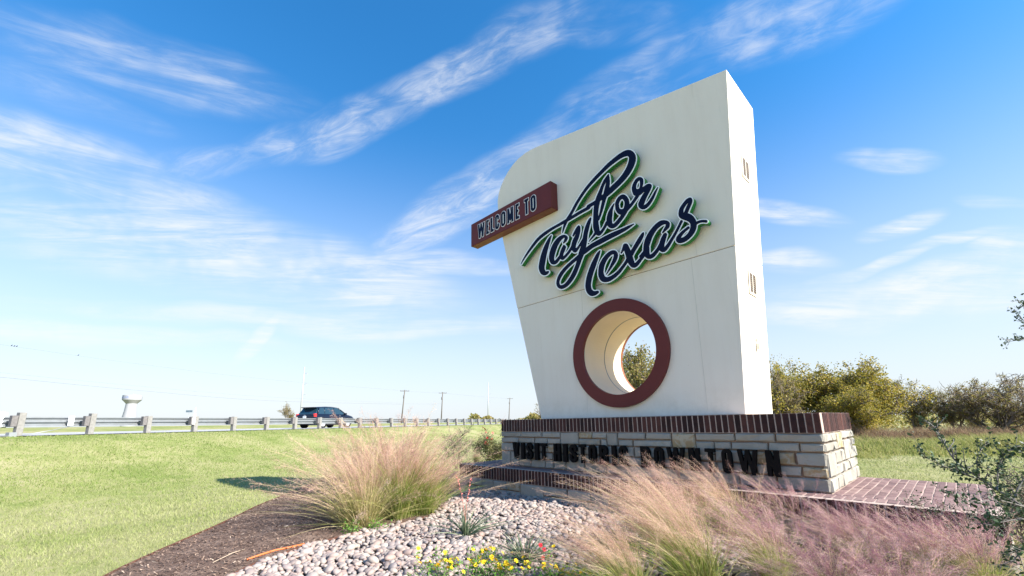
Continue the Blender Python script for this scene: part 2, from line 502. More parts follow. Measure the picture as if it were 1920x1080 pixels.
CREAM = cream_material()
MAROON = M_plain('maroon_paint', (.135, .028, .026), .5, .2, var=.07, scale=3, bstr=.02)
RUSTY = M_plain('rust_brown_paint', (.22, .075, .035), .5, .4, var=.15, scale=12)
NAVY = M_plain('navy_face', (.003, .007, .030), .5, .12, var=.1, scale=4, bstr=.01)
WHITE = M_plain('white_face', (.90, .92, .94), .45, .35, var=.03, scale=4, bstr=.01)
GREEN = M_plain('green_return', (0.0099, 0.198, 0.0297), .45, .4, var=.12, scale=5, bstr=.02)
BLACK = M_plain('black_metal', (.006, .005, .005), .7, .12, var=.2, scale=20, bstr=.05)
GREY_STRIP = M_plain('grey_seam', (.23, .24, .26), .4, .5, var=.1)
VENTM = M_plain('vent_slat_metal', (.15, .11, .075), .5, .4, var=.1)
VENTF = M_plain('vent_frame_cream', (.72, .67, .57), .6, .3, var=.05)

ZTOP = EYE + .039; ZPL = EYE - .729       # plinth top, platform top
BOFF = -.33                               # platform front face
LP = 4.70; DP = 1.66

def brick_mesh(name, hx, hy, hz, seed, bev=.004):
    """slightly uneven brick, x across, y depth, z up"""
    r = random.Random(seed)
    bm = bmesh.new()
    bmesh.ops.create_cube(bm, size=2)
    for v in bm.verts:
        v.co = Vector((v.co.x * hx + r.uniform(-.0016, .0016), v.co.y * hy + r.uniform(-.002, .002), v.co.z * hz + r.uniform(-.0025, .0025)))
    bmesh.ops.bevel(bm, geom=bm.edges[:], offset=bev, segments=1, affect='EDGES')
    me = bpy.data.meshes.new(name); bm.to_mesh(me); bm.free()
    return me

SOLD = [brick_mesh('soldier_brick', .0268, .045, .0975, s) for s in range(4)]
for m_ in SOLD: m_.materials.append(BRICK)
PAV = [brick_mesh('paver_brick', .0278, .0985, .03, 20 + s) for s in range(4)]
for m_ in PAV: m_.materials.append(PAVER)

plinth = thing('stone_plinth', 'raised limestone plinth with dark soldier brick cap carrying black letters under the cream sign tower', 'plinth', tuple(PT(-2.3, .8, ZPL)))
PO = np.array(plinth.location)
pm = MB(PO)
pm.hexa([PT(-LP + .03, .03, ZPL - .3), PT(-.03, .03, ZPL - .3), PT(-.03, DP - .03, ZPL - .3), PT(-LP + .03, DP - .03, ZPL - .3),
         PT(-LP + .03, .03, ZTOP - .205), PT(-.03, .03, ZTOP - .205), PT(-.03, DP - .03, ZTOP - .205), PT(-LP + .03, DP - .03, ZTOP - .205)])
pm.build('mortar_core', MORTAR, plinth)
pm = MB(PO)
i0 = .006
pm.hexa([PT(-LP + i0, i0, ZTOP - .2045), PT(-i0, i0, ZTOP - .2045), PT(-i0, DP - i0, ZTOP - .2045), PT(-LP + i0, DP - i0, ZTOP - .2045),
         PT(-LP + i0, i0, ZTOP - .003), PT(-i0, i0, ZTOP - .003), PT(-i0, DP - i0, ZTOP - .003), PT(-LP + i0, DP - i0, ZTOP - .003)])
pm.build('cap_mortar', PALE_MORTAR, plinth)
pitch_b = .0662
nb = int(LP / pitch_b)
for i in range(nb):
    a = -(i + .5) * LP / nb
    p = PT(a, .045 + rnd.uniform(-.0015, .0015), ZTOP - .102) - PO
    obj('brick', SOLD[rnd.randrange(4)], None, plinth, p, (0, 0, YAW))
nside = int((DP - .1) / pitch_b)
for i in range(nside):
    b = .095 + (i + .5) * (DP - .1) / nside
    p = PT(-.045 + rnd.uniform(-.0015, .0015), b, ZTOP - .102) - PO
    obj('brick', SOLD[rnd.randrange(4)], None, plinth, p, (0, 0, YAW + math.pi / 2))

def ashlar(L, H, seed, courses, wmin, wmax, tall=.25):
    """irregular coursed stones: list of (u0,u1,v0,v1) with v down from the top"""
    r = random.Random(seed); out = []
    blocked = []                       # spans taken in the next course by tall stones
    v = 0
    for ci, h in enumerate(courses):
        nxt = []
        u = 0
        while u < L - 1e-6:
            hit = [b for b in blocked if b[0] <= u + 1e-6 < b[1]]
            if hit: u = hit[0][1]; continue
            w_ = r.uniform(wmin, wmax)
            lim = min([b[0] for b in blocked if b[0] > u + 1e-6] + [L])
            u1 = min(u + w_, lim)
            if lim - u1 < wmin * .55: u1 = lim
            if ci < len(courses) - 1 and r.random() < tall and (u1 - u) < wmax * .8:
                out.append((u, u1, v, v + h + courses[ci + 1])); nxt.append((u, u1))
            else:
                out.append((u, u1, v, v + h))
            u = u1
        blocked = nxt; v += h
    return out

def stone_mesh(w_, h, dep, seed, g=.0075):
    """dressed block with rough bulging face, x across, y into the wall, z up; centred, front at y=0"""
    r = random.Random(seed)
    xs = [-w_ / 2 + g, -w_ / 2 + g + .012, 0 if w_ < .3 else -w_ / 6, w_ / 2 - g - .012, w_ / 2 - g]
    if w_ >= .3: xs = xs[:3] + [w_ / 6] + xs[3:]
    zs = [-h / 2 + g, -h / 2 + g + .01, h / 2 - g - .01, h / 2 - g]
    V, Fc = [], []
    nx_, nz_ = len(xs), len(zs)
    for j, z in enumerate(zs):
        for i, x in enumerate(xs):
            edge = i in (0, nx_ - 1) or j in (0, nz_ - 1)
            V.append((x + (r.uniform(-.007, .007)), (.009 if edge else r.uniform(-.015, .002)), z + r.uniform(-.005, .005)))
    for j in range(nz_ - 1):
        for i in range(nx_ - 1):
            q = j * nx_ + i; Fc.append((q, q + 1, q + nx_ + 1, q + nx_))
    ring = [i for i in range(nx_)] + [j * nx_ + nx_ - 1 for j in range(1, nz_)] + [(nz_ - 1) * nx_ + i for i in range(nx_ - 2, -1, -1)] + [j * nx_ for j in range(nz_ - 2, 0, -1)]
    b0 = len(V)
    for q in ring: V.append((V[q][0], dep, V[q][2]))
    n = len(ring)
    for k in range(n): Fc.append((ring[(k + 1) % n], ring[k], b0 + k, b0 + (k + 1) % n))
    return mesh_py('stone', V, Fc)

def lay(parent, org, stones, P0, du, dv_in, ztop, dep, seed, ochre):
    ang = math.atan2(du[1], du[0])
    for k, (u0, u1, v0, v1) in enumerate(stones):
        c = P0 + du * (u0 + u1) / 2 + dZ * (ztop - (v0 + v1) / 2) - dZ * P0[2]
        me = stone_mesh(u1 - u0, v1 - v0, dep, seed + k)
        mt = OCHRE if (k in ochre) else STONE
        me.materials.append(mt)
        obj('stone', me, None, parent, c - org, (0, 0, ang))

HS = ZTOP - .205 - ZPL
cs = [HS * x for x in (.165, .165, .24, .19, .24)]
st_front = ashlar(LP, HS, 23, cs, .17, .52, .20)
och = set(k for k, s_ in enumerate(st_front) if random.Random(k * 7 + 3).random() < .09)
lay(plinth, PO, st_front, PT(-LP, .0, 0), dA, dB, ZTOP - .205, .04, 100, och)
# right hand side: u runs into the depth
st_side = ashlar(DP, HS, 8, cs, .26, .52, .35)
lay(plinth, PO, st_side, PT(.0, .0, 0), dB, -dA, ZTOP - .205, .04, 400, {2})

# ---- platform
plat = thing('brick_platform', 'low stepped platform of limestone with brown brick edging and brick paving round the plinth foot', 'platform', tuple(PT(-2.2, .6, ZPL - .45)))
QO = np.array(plat.location)
AR, AL, BB = 1.07, -5.47, 1.66
a0, a1 = AL, AR
corner = [PT(AL, BOFF, 0), PT(AR, BOFF, 0), PT(AR, BB, 0), PT(AL + .02, BB, 0)]
def slab_between(z0, z1, ins, mat, name, parent, org):
    mb = MB(org)
    P = [PT(AL + ins, BOFF + ins, 0), PT(AR - ins, BOFF + ins, 0), PT(AR - ins, BB - ins, 0), PT(AL + ins, BB - ins, 0)]
    mb.hexa([p + dZ * z0 for p in P] + [p + dZ * z1 for p in P])
    return mb.build(name, mat, parent)
slab_between(ZPL - .95, ZPL - .206, .03, MORTAR, 'mortar_core', plat, QO)
slab_between(ZPL - .2055, ZPL - .0035, .006, PALE_MORTAR, 'paving_mortar', plat, QO)
LPF = AR - AL
npf = int(LPF / pitch_b)
for i in range(npf):
    a = AL + (i + .5) * LPF / npf
    obj('brick', SOLD[rnd.randrange(4)], None, plat, PT(a, BOFF + .045 + rnd.uniform(-.0015, .0015), ZPL - .102) - QO, (0, 0, YAW))
# right end face
nend = int((BB - BOFF - .1) / pitch_b)
for i in range(nend):
    b = BOFF + .095 + (i + .5) * (BB - BOFF - .1) / nend
    obj('brick', SOLD[rnd.randrange(4)], None, plat, PT(AR - .045, b, ZPL - .102) - QO, (0, 0, YAW + math.pi / 2))
# paving: stack bond, long side into the depth; right of the plinth and the strip in front of it
row = .207
cnt = 0
b = BOFF + .094
rows = []
while b < BB - .05: rows.append((b, min(b + row, BB))); b += row
for ri, (b0, b1) in enumerate(rows):
    n_ = int(LPF / .0745)
    sh = 0.033 if ri == 0 else 0
    for i in range(n_):
        a = AL + .03 + (i + .5) * (LPF - .06) / n_ + sh
        if a > AR - .04: continue
        inside = (a < .03 and a > -LP - .02 and b1 > 0.02)
        if inside: continue
        if a < -LP - .02 and b0 > .6: continue
        if a < -.6 and a > -LP + .2: continue
        cnt += 1
        bb1 = min(b1, BB - .012)
        s = (bb1 - b0 - .009) / .197
        if s < .2: continue
        o = obj('brick', PAV[rnd.randrange(4)], None, plat, PT(a, (b0 + bb1) / 2, ZPL - .03 + rnd.uniform(0, .0025)) - QO, (0, 0, YAW))
        o.scale = (1.21, s, 1)
# front strip, in shade: joined (stays real geometry, seen edge on)
fs = MB(QO)
n_ = int(4.2 / .0745)
for i in range(n_):
    a = -LP + .22 + (i + .5) * (LP - .84) / n_
    fs.box(PT(a, BOFF + .21, ZPL - .03), dA * .0315, dB * .115, dZ * .0305)
fs.build('front_paving', PAVER, plat, kind='stuff')
# stones under the brick edge
stf = ashlar(LPF, .62, 31, [.13, .12, .17, .2], .24, .62, .3)
lay(plat, QO, stf, PT(AL, BOFF, 0), dA, dB, ZPL - .206, .04, 700, {4, 9})
ste = ashlar(BB - BOFF, .62, 33, [.13, .12, .17, .2], .24, .5, .2)
lay(plat, QO, ste, PT(AR, BOFF, 0), dB, -dA, ZPL - .206, .04, 900, set())

# ---- SDF lettering -> mesh
def sdf_strokes(strokes, X, Y):
    """union of variable-width capsule chains on a pixel grid (Y,X 1-D axes)"""
    S = np.full((len(Y), len(X)), 1e3)
    for st in strokes:
        for (x0, y0, r0), (x1, y1, r1) in zip(st[:-1], st[1:]):
            pad = max(r0, r1) + 6 * ST_PAD
            ix = np.where((X >= min(x0, x1) - pad) & (X <= max(x0, x1) + pad))[0]
            iy = np.where((Y >= min(y0, y1) - pad) & (Y <= max(y0, y1) + pad))[0]
            if len(ix) == 0 or len(iy) == 0: continue
            xx = X[ix][None, :]; yy = Y[iy][:, None]
            dx, dy = x1 - x0, y1 - y0; L2 = dx * dx + dy * dy + 1e-12
            t = np.clip(((xx - x0) * dx + (yy - y0) * dy) / L2, 0, 1)
            d = np.hypot(xx - x0 - t * dx, yy - y0 - t * dy) - (r0 + (r1 - r0) * t)
            sub_ = S[iy[0]:iy[-1] + 1, ix[0]:ix[-1] + 1]
            np.minimum(sub_, d, out=sub_)
    return S
ST_PAD = 1.0

def smooth_stroke(st, n=5):
    """Catmull-Rom"""
    P = np.array(st, float); out = []
    for i in range(len(P) - 1):
        p0, p1, p2, p3 = P[max(i - 1, 0)], P[i], P[i + 1], P[min(i + 2, len(P) - 1)]
        for k in range(n):
            t = k / n
            out.append(tuple(.5 * ((2 * p1) + (-p0 + p2) * t + (2 * p0 - 5 * p1 + 4 * p2 - p3) * t * t + (-p0 + 3 * p1 - 3 * p2 + p3) * t ** 3)))
    out.append(tuple(P[-1]))
    return [(x, y, max(r, .05)) for x, y, r in out]

def march(S, X, Y):
    """filled region S<0 -> 2-D verts, polys, boundary segments (pairs of vertex ids)"""
    ny_, nx_ = S.shape
    V, Fc, seg = [], [], []
    vid = {}
    def node(i, j):
        k = ('n', i, j)
        if k not in vid: vid[k] = len(V); V.append((X[i], Y[j]))
        return vid[k]
    def cross(i0, j0, i1, j1):
        k = ('e',) + ((i0, j0, i1, j1) if (i0, j0) < (i1, j1) else (i1, j1, i0, j0))
        if k not in vid:
            a, b = S[j0, i0], S[j1, i1]; t = a / (a - b)
            vid[k] = len(V); V.append((X[i0] + (X[i1] - X[i0]) * t, Y[j0] + (Y[j1] - Y[j0]) * t))
        return vid[k]
    ins = S < 0
    full = ins[:-1, :-1] & ins[1:, :-1] & ins[:-1, 1:] & ins[1:, 1:]
    anyi = ins[:-1, :-1] | ins[1:, :-1] | ins[:-1, 1:] | ins[1:, 1:]
    for j in range(ny_ - 1):
        rowf = full[j]
        i = 0
        idxs = np.where(rowf)[0]
        if len(idxs):
            runs = np.split(idxs, np.where(np.diff(idxs) > 1)[0] + 1)
            for r_ in runs:
                Fc.append((node(r_[0], j), node(r_[-1] + 1, j), node(r_[-1] + 1, j + 1), node(r_[0], j + 1)))
    bj, bi = np.where(anyi & ~full)
    for j, i in zip(bj, bi):
        cs_ = [(i, j), (i + 1, j), (i + 1, j + 1), (i, j + 1)]
        poly, ex, en = [], [], []
        for k in range(4):
            a, b = cs_[k], cs_[(k + 1) % 4]
            ia, ib = ins[a[1], a[0]], ins[b[1], b[0]]
            if ia: poly.append(node(*a))
            if ia != ib:
                c = cross(a[0], a[1], b[0], b[1]); poly.append(c)
                (ex if ia else en).append((len(poly), c))
        if len(poly) >= 3: Fc.append(tuple(poly))
        seq = sorted([(p, c, 0) for p, c in ex] + [(p, c, 1) for p, c in en])
        m = len(seq)
        for q in range(m):
            if seq[q][2] == 0 and seq[(q + 1) % m][2] == 1: seg.append((seq[q][1], seq[(q + 1) % m][1]))
    return V, Fc, seg

def plate(name, S, X, Y, to3, back, mat, parent, org):
    """to3(x,y) -> front point; back = vector to the rear face"""
    V2, Fc, seg = march(S, X, Y)
    P = np.array([to3(x, y) for x, y in V2]) - org
    n = len(P)
    V = np.vstack([P, P + back])
    F2 = list(Fc) + [(a, b, b + n, a + n) for a, b in seg]
    me = mesh_py(name, V, F2)
    bm = bmesh.new(); bm.from_mesh(me)
    loose = [v for v in bm.verts if not v.link_faces]
    bmesh.ops.delete(bm, geom=loose, context='VERTS')
    bmesh.ops.recalc_face_normals(bm, faces=bm.faces)
    bm.to_mesh(me); bm.free()
    return obj(name, me, mat, parent)

# ---- the sign tower
tower = thing('welcome_sign_tower', 'tall cream stucco sign tower with script city name, maroon ring and round hole through it', 'sign tower', tuple(PT(-2.5, .83, ZTOP)))
TO = np.array(tower.location)
BF, TH = .30, 1.06
edge_px = [(1014, 782), (970, 577), (942, 442.7), (933.4, 389.6)]
def seamz(a): return EYE + 2.11
HC = (-2.405, EYE + .985); RO, RI = .81, .628
out_low = [(-4.00, ZTOP), (-4.528, seamz(0) - .004), (-.642, seamz(0) - .004), (-.772, ZTOP)]
arc = [(-5.045, EYE + 4.38), (-5.055, EYE + 4.55), (-5.02, EYE + 4.72), (-4.95, EYE + 4.86), (-4.84, EYE + 4.99), (-4.72, EYE + 5.10), (-4.58, EYE + 5.185), (-4.42, EYE + 5.243), (-4.25, EYE + 5.265), (-4.08, EYE + 5.262), (-3.92, EYE + 5.243)]
out_up = [(-4.530, seamz(0) + .004), (-4.925, EYE + 3.727)] + arc + [(-.469, EYE + 4.561), (-.641, seamz(0) + .004)]

def extrude_outline(name, outline, hole, b0, th, mat, parent, org, skip_hole_side=False):
    bm = bmesh.new()
    loops = [outline] + ([hole] if hole else [])
    allv = []
    for lp in loops:
        vs = [bm.verts.new(Vector(PT(a, b0, z) - org)) for a, z in lp]
        for i in range(len(vs)): bm.edges.new((vs[i], vs[(i + 1) % len(vs)]))
        allv.append(vs)
    bmesh.ops.triangle_fill(bm, use_beauty=True, edges=bm.edges[:])
    fr = bm.faces[:]
    d = bmesh.ops.duplicate(bm, geom=fr)
    mv = [g_ for g_ in d['geom'] if isinstance(g_, bmesh.types.BMVert)]
    for v in mv: v.co += Vector(dB * th)
    vm_ = d['vert_map']
    for li, vs in enumerate(allv):
        if li == 1 and skip_hole_side: continue
        for i in range(len(vs)):
            a, b = vs[i], vs[(i + 1) % len(vs)]
            bm.faces.new((a, b, vm_[b], vm_[a]))
    bmesh.ops.recalc_face_normals(bm, faces=bm.faces)
    me = bpy.data.meshes.new(name); bm.to_mesh(me); bm.free()
    return obj(name, me, mat, parent)

NH = 96
hole_c = [(HC[0] + (RI + .02) * math.cos(2 * math.pi * k / NH), HC[1] + (RI + .02) * math.sin(2 * math.pi * k / NH)) for k in range(NH)]
for bo_ in (extrude_outline('lower_body', out_low, hole_c, BF, TH, CREAM, tower, TO), extrude_outline('upper_body', out_up, None, BF, TH, CREAM, tower, TO)):
    bv = bo_.modifiers.new('soft_edge', 'BEVEL'); bv.width = .007; bv.segments = 2; bv.limit_method = 'ANGLE'; bv.angle_limit = math.radians(50)
sb = MB(TO); zz = seamz(0)
sb.hexa([PT(-4.515, BF + .012, zz - .0038), PT(-.66, BF + .012, zz - .0038), PT(-.66, BF + TH - .012, zz - .0038), PT(-4.515, BF + TH - .012, zz - .0038),
         PT(-4.515, BF + .012, zz + .0038), PT(-.66, BF + .012, zz + .0038), PT(-.66, BF + TH - .012, zz + .0038), PT(-4.515, BF + TH - .012, zz + .0038)])
sb.build('seam', MORTAR, tower)
JOINT = M_plain('panel_joint_caulk', (.68, .63, .55), .8, .2, var=.05)
for (aj, z0, z1) in ((-2.32, zz + .01, EYE + 2.7), (-1.20, EYE + .1, zz - .01), (-3.02, EYE + .1, zz - .01), (-1.12, zz + .01, zz + .5)):
    jb = MB(TO); jb.box(PT(aj, BF - .0005, (z0 + z1) / 2), dA * .003, dB * .0015, dZ * (z1 - z0) / 2); jb.build('panel_joint', JOINT, tower)

def annulus(name, r0, r1, b0, b1, mat, parent, org, n=96, inner=None):
    V, Fc = [], []
    for k in range(n):
        t = 2 * math.pi * k / n; c, s_ = math.cos(t), math.sin(t)
        for r_, b_ in ((r0, b0), (r1, b0), (r1, b1), (r0, b1)):
            V.append(PT(HC[0] + r_ * c, b_, HC[1] + r_ * s_) - org)
    for k in range(n):
        k2 = (k + 1) % n
        for q in range(4):
            q2 = (q + 1) % 4
            Fc.append((k * 4 + q, k * 4 + q2, k2 * 4 + q2, k2 * 4 + q))
    me = mesh_py(name, V, Fc)
    return obj(name, me, mat, parent)
annulus('ring', RI - .004, RO, BF - .055, BF - .002, MAROON, tower, TO)
annulus('ring', RI - .004, RO, BF + TH + .002, BF + TH + .055, RUSTY, tower, TO)
mid = BF + TH * .53
TUBEM = M_plain('cream_liner_bounce_tint', (.80, .66, .48), .6, .3, var=.04, scale=2)  # cream liner, with warm bounced light put into its colour
annulus('tube_liner', RI, RI + .016, BF - .001, mid - .008, TUBEM, tower, TO)
annulus('tube_liner', RI, RI + .016, mid + .008, BF + TH + .001, TUBEM, tower, TO)
annulus('tube_seam', RI - .004, RI + .014, mid - .0075, mid + .0075, GREY_STRIP, tower, TO)

# vents on the right hand face
e0 = np.array([-.469, EYE + 4.561]); e1 = np.array([-.772, ZTOP]); ed = (e0 - e1) / np.linalg.norm(e0 - e1)
def face_a(z): return -.772 + (z - ZTOP) * (e0[0] - e1[0]) / (e0[1] - e1[1])
up3 = dA * ed[0] + dZ * ed[1]; nr3 = np.cross(dB, up3); nr3 /= np.linalg.norm(nr3)
if nr3 @ dA < 0: nr3 = -nr3
for (zc, lab) in ((EYE + 3.36, 0), (EYE + 1.73, 1)):
    bc = BF + .545
    c = PT(face_a(zc), bc, zc)
    hw, hh = .135, .145
    fr = MB(TO)
    for s_ in (-1, 1):
        fr.box(c + dB * s_ * hw + nr3 * .004, dB * .014, nr3 * .004, up3 * (hh + .014))
    for s_ in (-1, 1):
        fr.box(c + up3 * s_ * hh + nr3 * .0035, dB * (hw - .014), nr3 * .0035, up3 * .014)
    fr.box(c + nr3 * .003, dB * .010, nr3 * .003, up3 * (hh - .014))
    vf = fr.build('vent', VENTF, tower)
    bk = MB(TO); bk.box(c + nr3 * .0012, dB * (hw - .014), nr3 * .001, up3 * (hh - .014)); bk.build('vent_mesh', BLACK, vf)
    for k in range(9):
        q = MB(TO); cc_ = c + up3 * (-hh + .03 + k * (2 * hh - .06) / 8) + nr3 * .0045
        for s_ in (-1, 1):
            q.box(cc_ + dB * s_ * (hw / 2), dB * (hw / 2 - .018), nr3 * .001, up3 * .0105)
        q.build('slat', VENTM, vf)
# small service outlet low on the side
oc = PT(face_a(EYE + .90), BF + .56, EYE + .90)
q = MB(TO)
q.box(oc + nr3 * .02, dB * .03, nr3 * .02, up3 * .04); q.box(oc + up3 * .08 + nr3 * .012, dB * .022, nr3 * .012, up3 * .02)
q.build('outlet_box', VENTF, tower, bevel=.004)

# WELCOME TO box
bx0, bx1, bz0, bz1, bb = -5.72, -3.435, EYE + 3.705, EYE + 4.218, .12
wb = MB(TO)
wb.hexa([PT(bx0, bb, bz0), PT(bx1, bb, bz0), PT(bx1, BF - .001, bz0), PT(bx0, BF - .001, bz0), PT(bx0, bb, bz1), PT(bx1, bb, bz1), PT(bx1, BF - .001, bz1), PT(bx0, BF - .001, bz1)])
wbox = wb.build('welcome_box', MAROON, tower, bevel=.006)
tr = MB(TO)
tr.hexa([PT(bx0 + .01, bb + .012, bz0 - .004), PT(bx1 - .01, bb + .012, bz0 - .004), PT(bx1 - .01, BF - .003, bz0 - .004), PT(bx0 + .01, BF - .003, bz0 - .004),
         PT(bx0 + .01, bb + .012, bz0 + .002), PT(bx1 - .01, bb + .012, bz0 + .002), PT(bx1 - .01, BF - .003, bz0 + .002), PT(bx0 + .01, BF - .003, bz0 + .002)])
tr.build('underside', RUSTY, wbox)

def glyph(ch, w_, s):
    """strokes in a box w_ x 1 (x right, y up), s = stroke width"""
    h = s / 2; k = 30
    def arc_(cx, cy, rx, ry, a0, a1, n=14):
        return [(cx + rx * math.cos(math.radians(a0 + (a1 - a0) * i / n)), cy + ry * math.sin(math.radians(a0 + (a1 - a0) * i / n)), h) for i in range(n + 1)]
    l, r_, e = h, w_ - h, .3
    rx = (r_ - l) / 2; mx = w_ / 2; ry = min(rx * 1.15, .22)
    if ch == 'I': return [[(mx, -e, h), (mx, 1 + e, h)]]
    if ch == 'T': return [[(mx, -e, h), (mx, 1, h)], [(-e, 1 - h, h), (w_ + e, 1 - h, h)]]
    if ch == 'H': return [[(l, -e, h), (l, 1 + e, h)], [(r_, -e, h), (r_, 1 + e, h)], [(l, .5, h), (r_, .5, h)]]
    if ch == 'E': return [[(l, -e, h), (l, 1 + e, h)], [(l, 1 - h, h), (w_ + e, 1 - h, h)], [(l, h, h), (w_ + e, h, h)], [(l, .52, h), (w_ - h * 1.6, .52, h)]]
    if ch == 'L': return [[(l, -e, h), (l, 1 + e, h)], [(l, h, h), (w_ + e, h, h)]]
    if ch == 'N': return [[(l, -e, h), (l, 1 + e, h)], [(r_, -e, h), (r_, 1 + e, h)], [(l - .02, 1.1, h), (r_ + .02, -.1, h)]]
    if ch == 'M': return [[(l, -e, h), (l, 1 + e, h)], [(r_, -e, h), (r_, 1 + e, h)], [(l, 1.0, h), (mx, .18, h * .8)], [(r_, 1.0, h), (mx, .18, h * .8)]]
    if ch == 'V': return [[(l - .02, 1.1, h), (mx, h * .4, h)], [(r_ + .02, 1.1, h), (mx, h * .4, h)]]
    if ch == 'W': return [[(l - .02, 1.1, h), (w_ * .27, h * .4, h * .9)], [(w_ * .27, h * .4, h * .9), (mx, 1.0, h * .8)], [(mx, 1.0, h * .8), (w_ * .73, h * .4, h * .9)], [(w_ * .73, h * .4, h * .9), (r_ + .02, 1.1, h)]]
    if ch == 'O': return [arc_(mx, 1 - h - ry, rx, ry, 180, 0) + arc_(mx, h + ry, rx, ry, 0, -180) + [(l, 1 - h - ry, h)]]
    if ch == 'C': return [[(r_, .70, h * .95)] + arc_(mx, 1 - h - ry, rx, ry, 0, 180) + arc_(mx, h + ry, rx, ry, 180, 360) + [(r_, .30, h * .95)]]
    if ch == 'D': return [[(l, -e, h), (l, 1 + e, h)], [(l, 1 - h, h)] + arc_(mx, 1 - h - ry, rx, ry, 90, 0) + arc_(mx, h + ry, rx, ry, 0, -90) + [(l, h, h)]]
    if ch == 'R': return [[(l, -e, h), (l, 1 + e, h)], [(l, 1 - h, h)] + arc_(mx, 1 - h - ry * .9, rx, ry * .9, 90, 0) + arc_(mx, .52 + ry * .7, rx, ry * .7, 0, -90) + [(l, .52, h)],
                          [(mx + rx * .3, .52, h), (r_, .40, h), (r_, -e, h)]]
    if ch == 'S': return [[(r_, .68, h)] + arc_(mx, 1 - h - ry, rx, ry, 0, 180) + [(l, .66, h), (mx, .51, h * 1.1), (r_, .36, h)] + arc_(mx, h + ry, rx, ry, 0, -180) + [(l, .34, h)]]

def letter(ch, a_left, a_right, z0, z1, b_front, sfrac, layers, parent, org, name='letter', grow=0.0, res=60):
    """layers: (grow, front offset, depth, material, name) - first layer is the part, the rest its sub-parts"""
    H_ = z1 - z0; w_ = (a_right - a_left) / H_
    st = glyph(ch, w_, sfrac)
    top = None
    for (gr, off, dep, mat, nm) in layers:
        g_ = gr / H_
        X = np.arange(-g_ - 2 / res, w_ + g_ + 2 / res, 1 / res); Y = np.arange(-g_ - 2 / res, 1 + g_ + 2 / res, 1 / res)
        global ST_PAD
        ST_PAD = .05
        S = sdf_strokes(st, X, Y)
        clip = np.maximum(np.maximum(-X[None, :] - 0 * Y[:, None], X[None, :] - w_), np.maximum(-Y[:, None], Y[:, None] - 1))
        S = np.maximum(S, clip) - g_
        ST_PAD = 1.0
        f = lambda x, y: PT(a_left + x * H_, b_front + off, z0 + y * H_)
        o = plate(nm, S, X, Y, f, dB * dep, mat, top if top is not None else parent, org)
        if top is None: top = o
    return top

# WELCOME TO: navy letters with a fine white outline on the maroon face
spans = [('W', 896, 909.5), ('E', 911.5, 918), ('L', 920, 926.8), ('C', 928.3, 937), ('O', 939.3, 949), ('M', 951.3, 963.6), ('E', 967, 974.6), ('T', 984, 992.6), ('O', 996, 1006)]
for ch, x0, x1 in spans:
    al = on_b(x0, 430, bb)[0]; ar = on_b(x1, 430 - (x1 - 900) * .4, bb)[0]
    letter(ch, al + .012, ar - .012, EYE + 3.80, EYE + 4.115, bb - .010, .165, [(.011, .004, .006, WHITE, 'letter'), (0.0, 0.0, .006, NAVY, 'letter_face')], wbox, TO)

# VISIT HISTORIC DOWNTOWN: black dimensional letters on the plinth face
bl = -.075
spans = [('V', 960.5, 974.5), ('I', 976, 984), ('S', 986, 999.5), ('I', 1001.5, 1010.5), ('T', 1011.5, 1026), ('H', 1037, 1052), ('I', 1054.5, 1064), ('S', 1066.5, 1083),
         ('T', 1084, 1099), ('O', 1102, 1118.5), ('R', 1122, 1140), ('I', 1145.5, 1155.5), ('C', 1159, 1177), ('D', 1199.5, 1219.5), ('O', 1224.5, 1244.5), ('W', 1248.5, 1284), ('N', 1289, 1312),
         ('T', 1320, 1341.5), ('O', 1350.5, 1372), ('W', 1380.5, 1420), ('N', 1432.5, 1460)]
for ch, x0, x1 in spans:
    x0 += .4; x1 -= 2.7 if ch != 'I' else 2.2
    al = on_b(x0, 842, bl)[0]; ar = on_b(x1, 842, bl)[0]
    lt = letter(ch, al, ar, EYE - .600, EYE - .338, bl, (min(.22, .36 * (ar - al) / .262) if ch != 'W' else .15) if ch != 'I' else .5, [(0.0, 0, .045, BLACK, 'letter')], plinth, PO)
    pn = MB(PO)
    for zz_ in (.25, .75):
        for xx_ in (.25, .75):
            pn.box(PT(al + (ar - al) * xx_, bl + .06, EYE - .600 + .262 * zz_), dA * .004, dB * .018, dZ * .004)
    pn.build('mounting_pin', BLACK, lt)

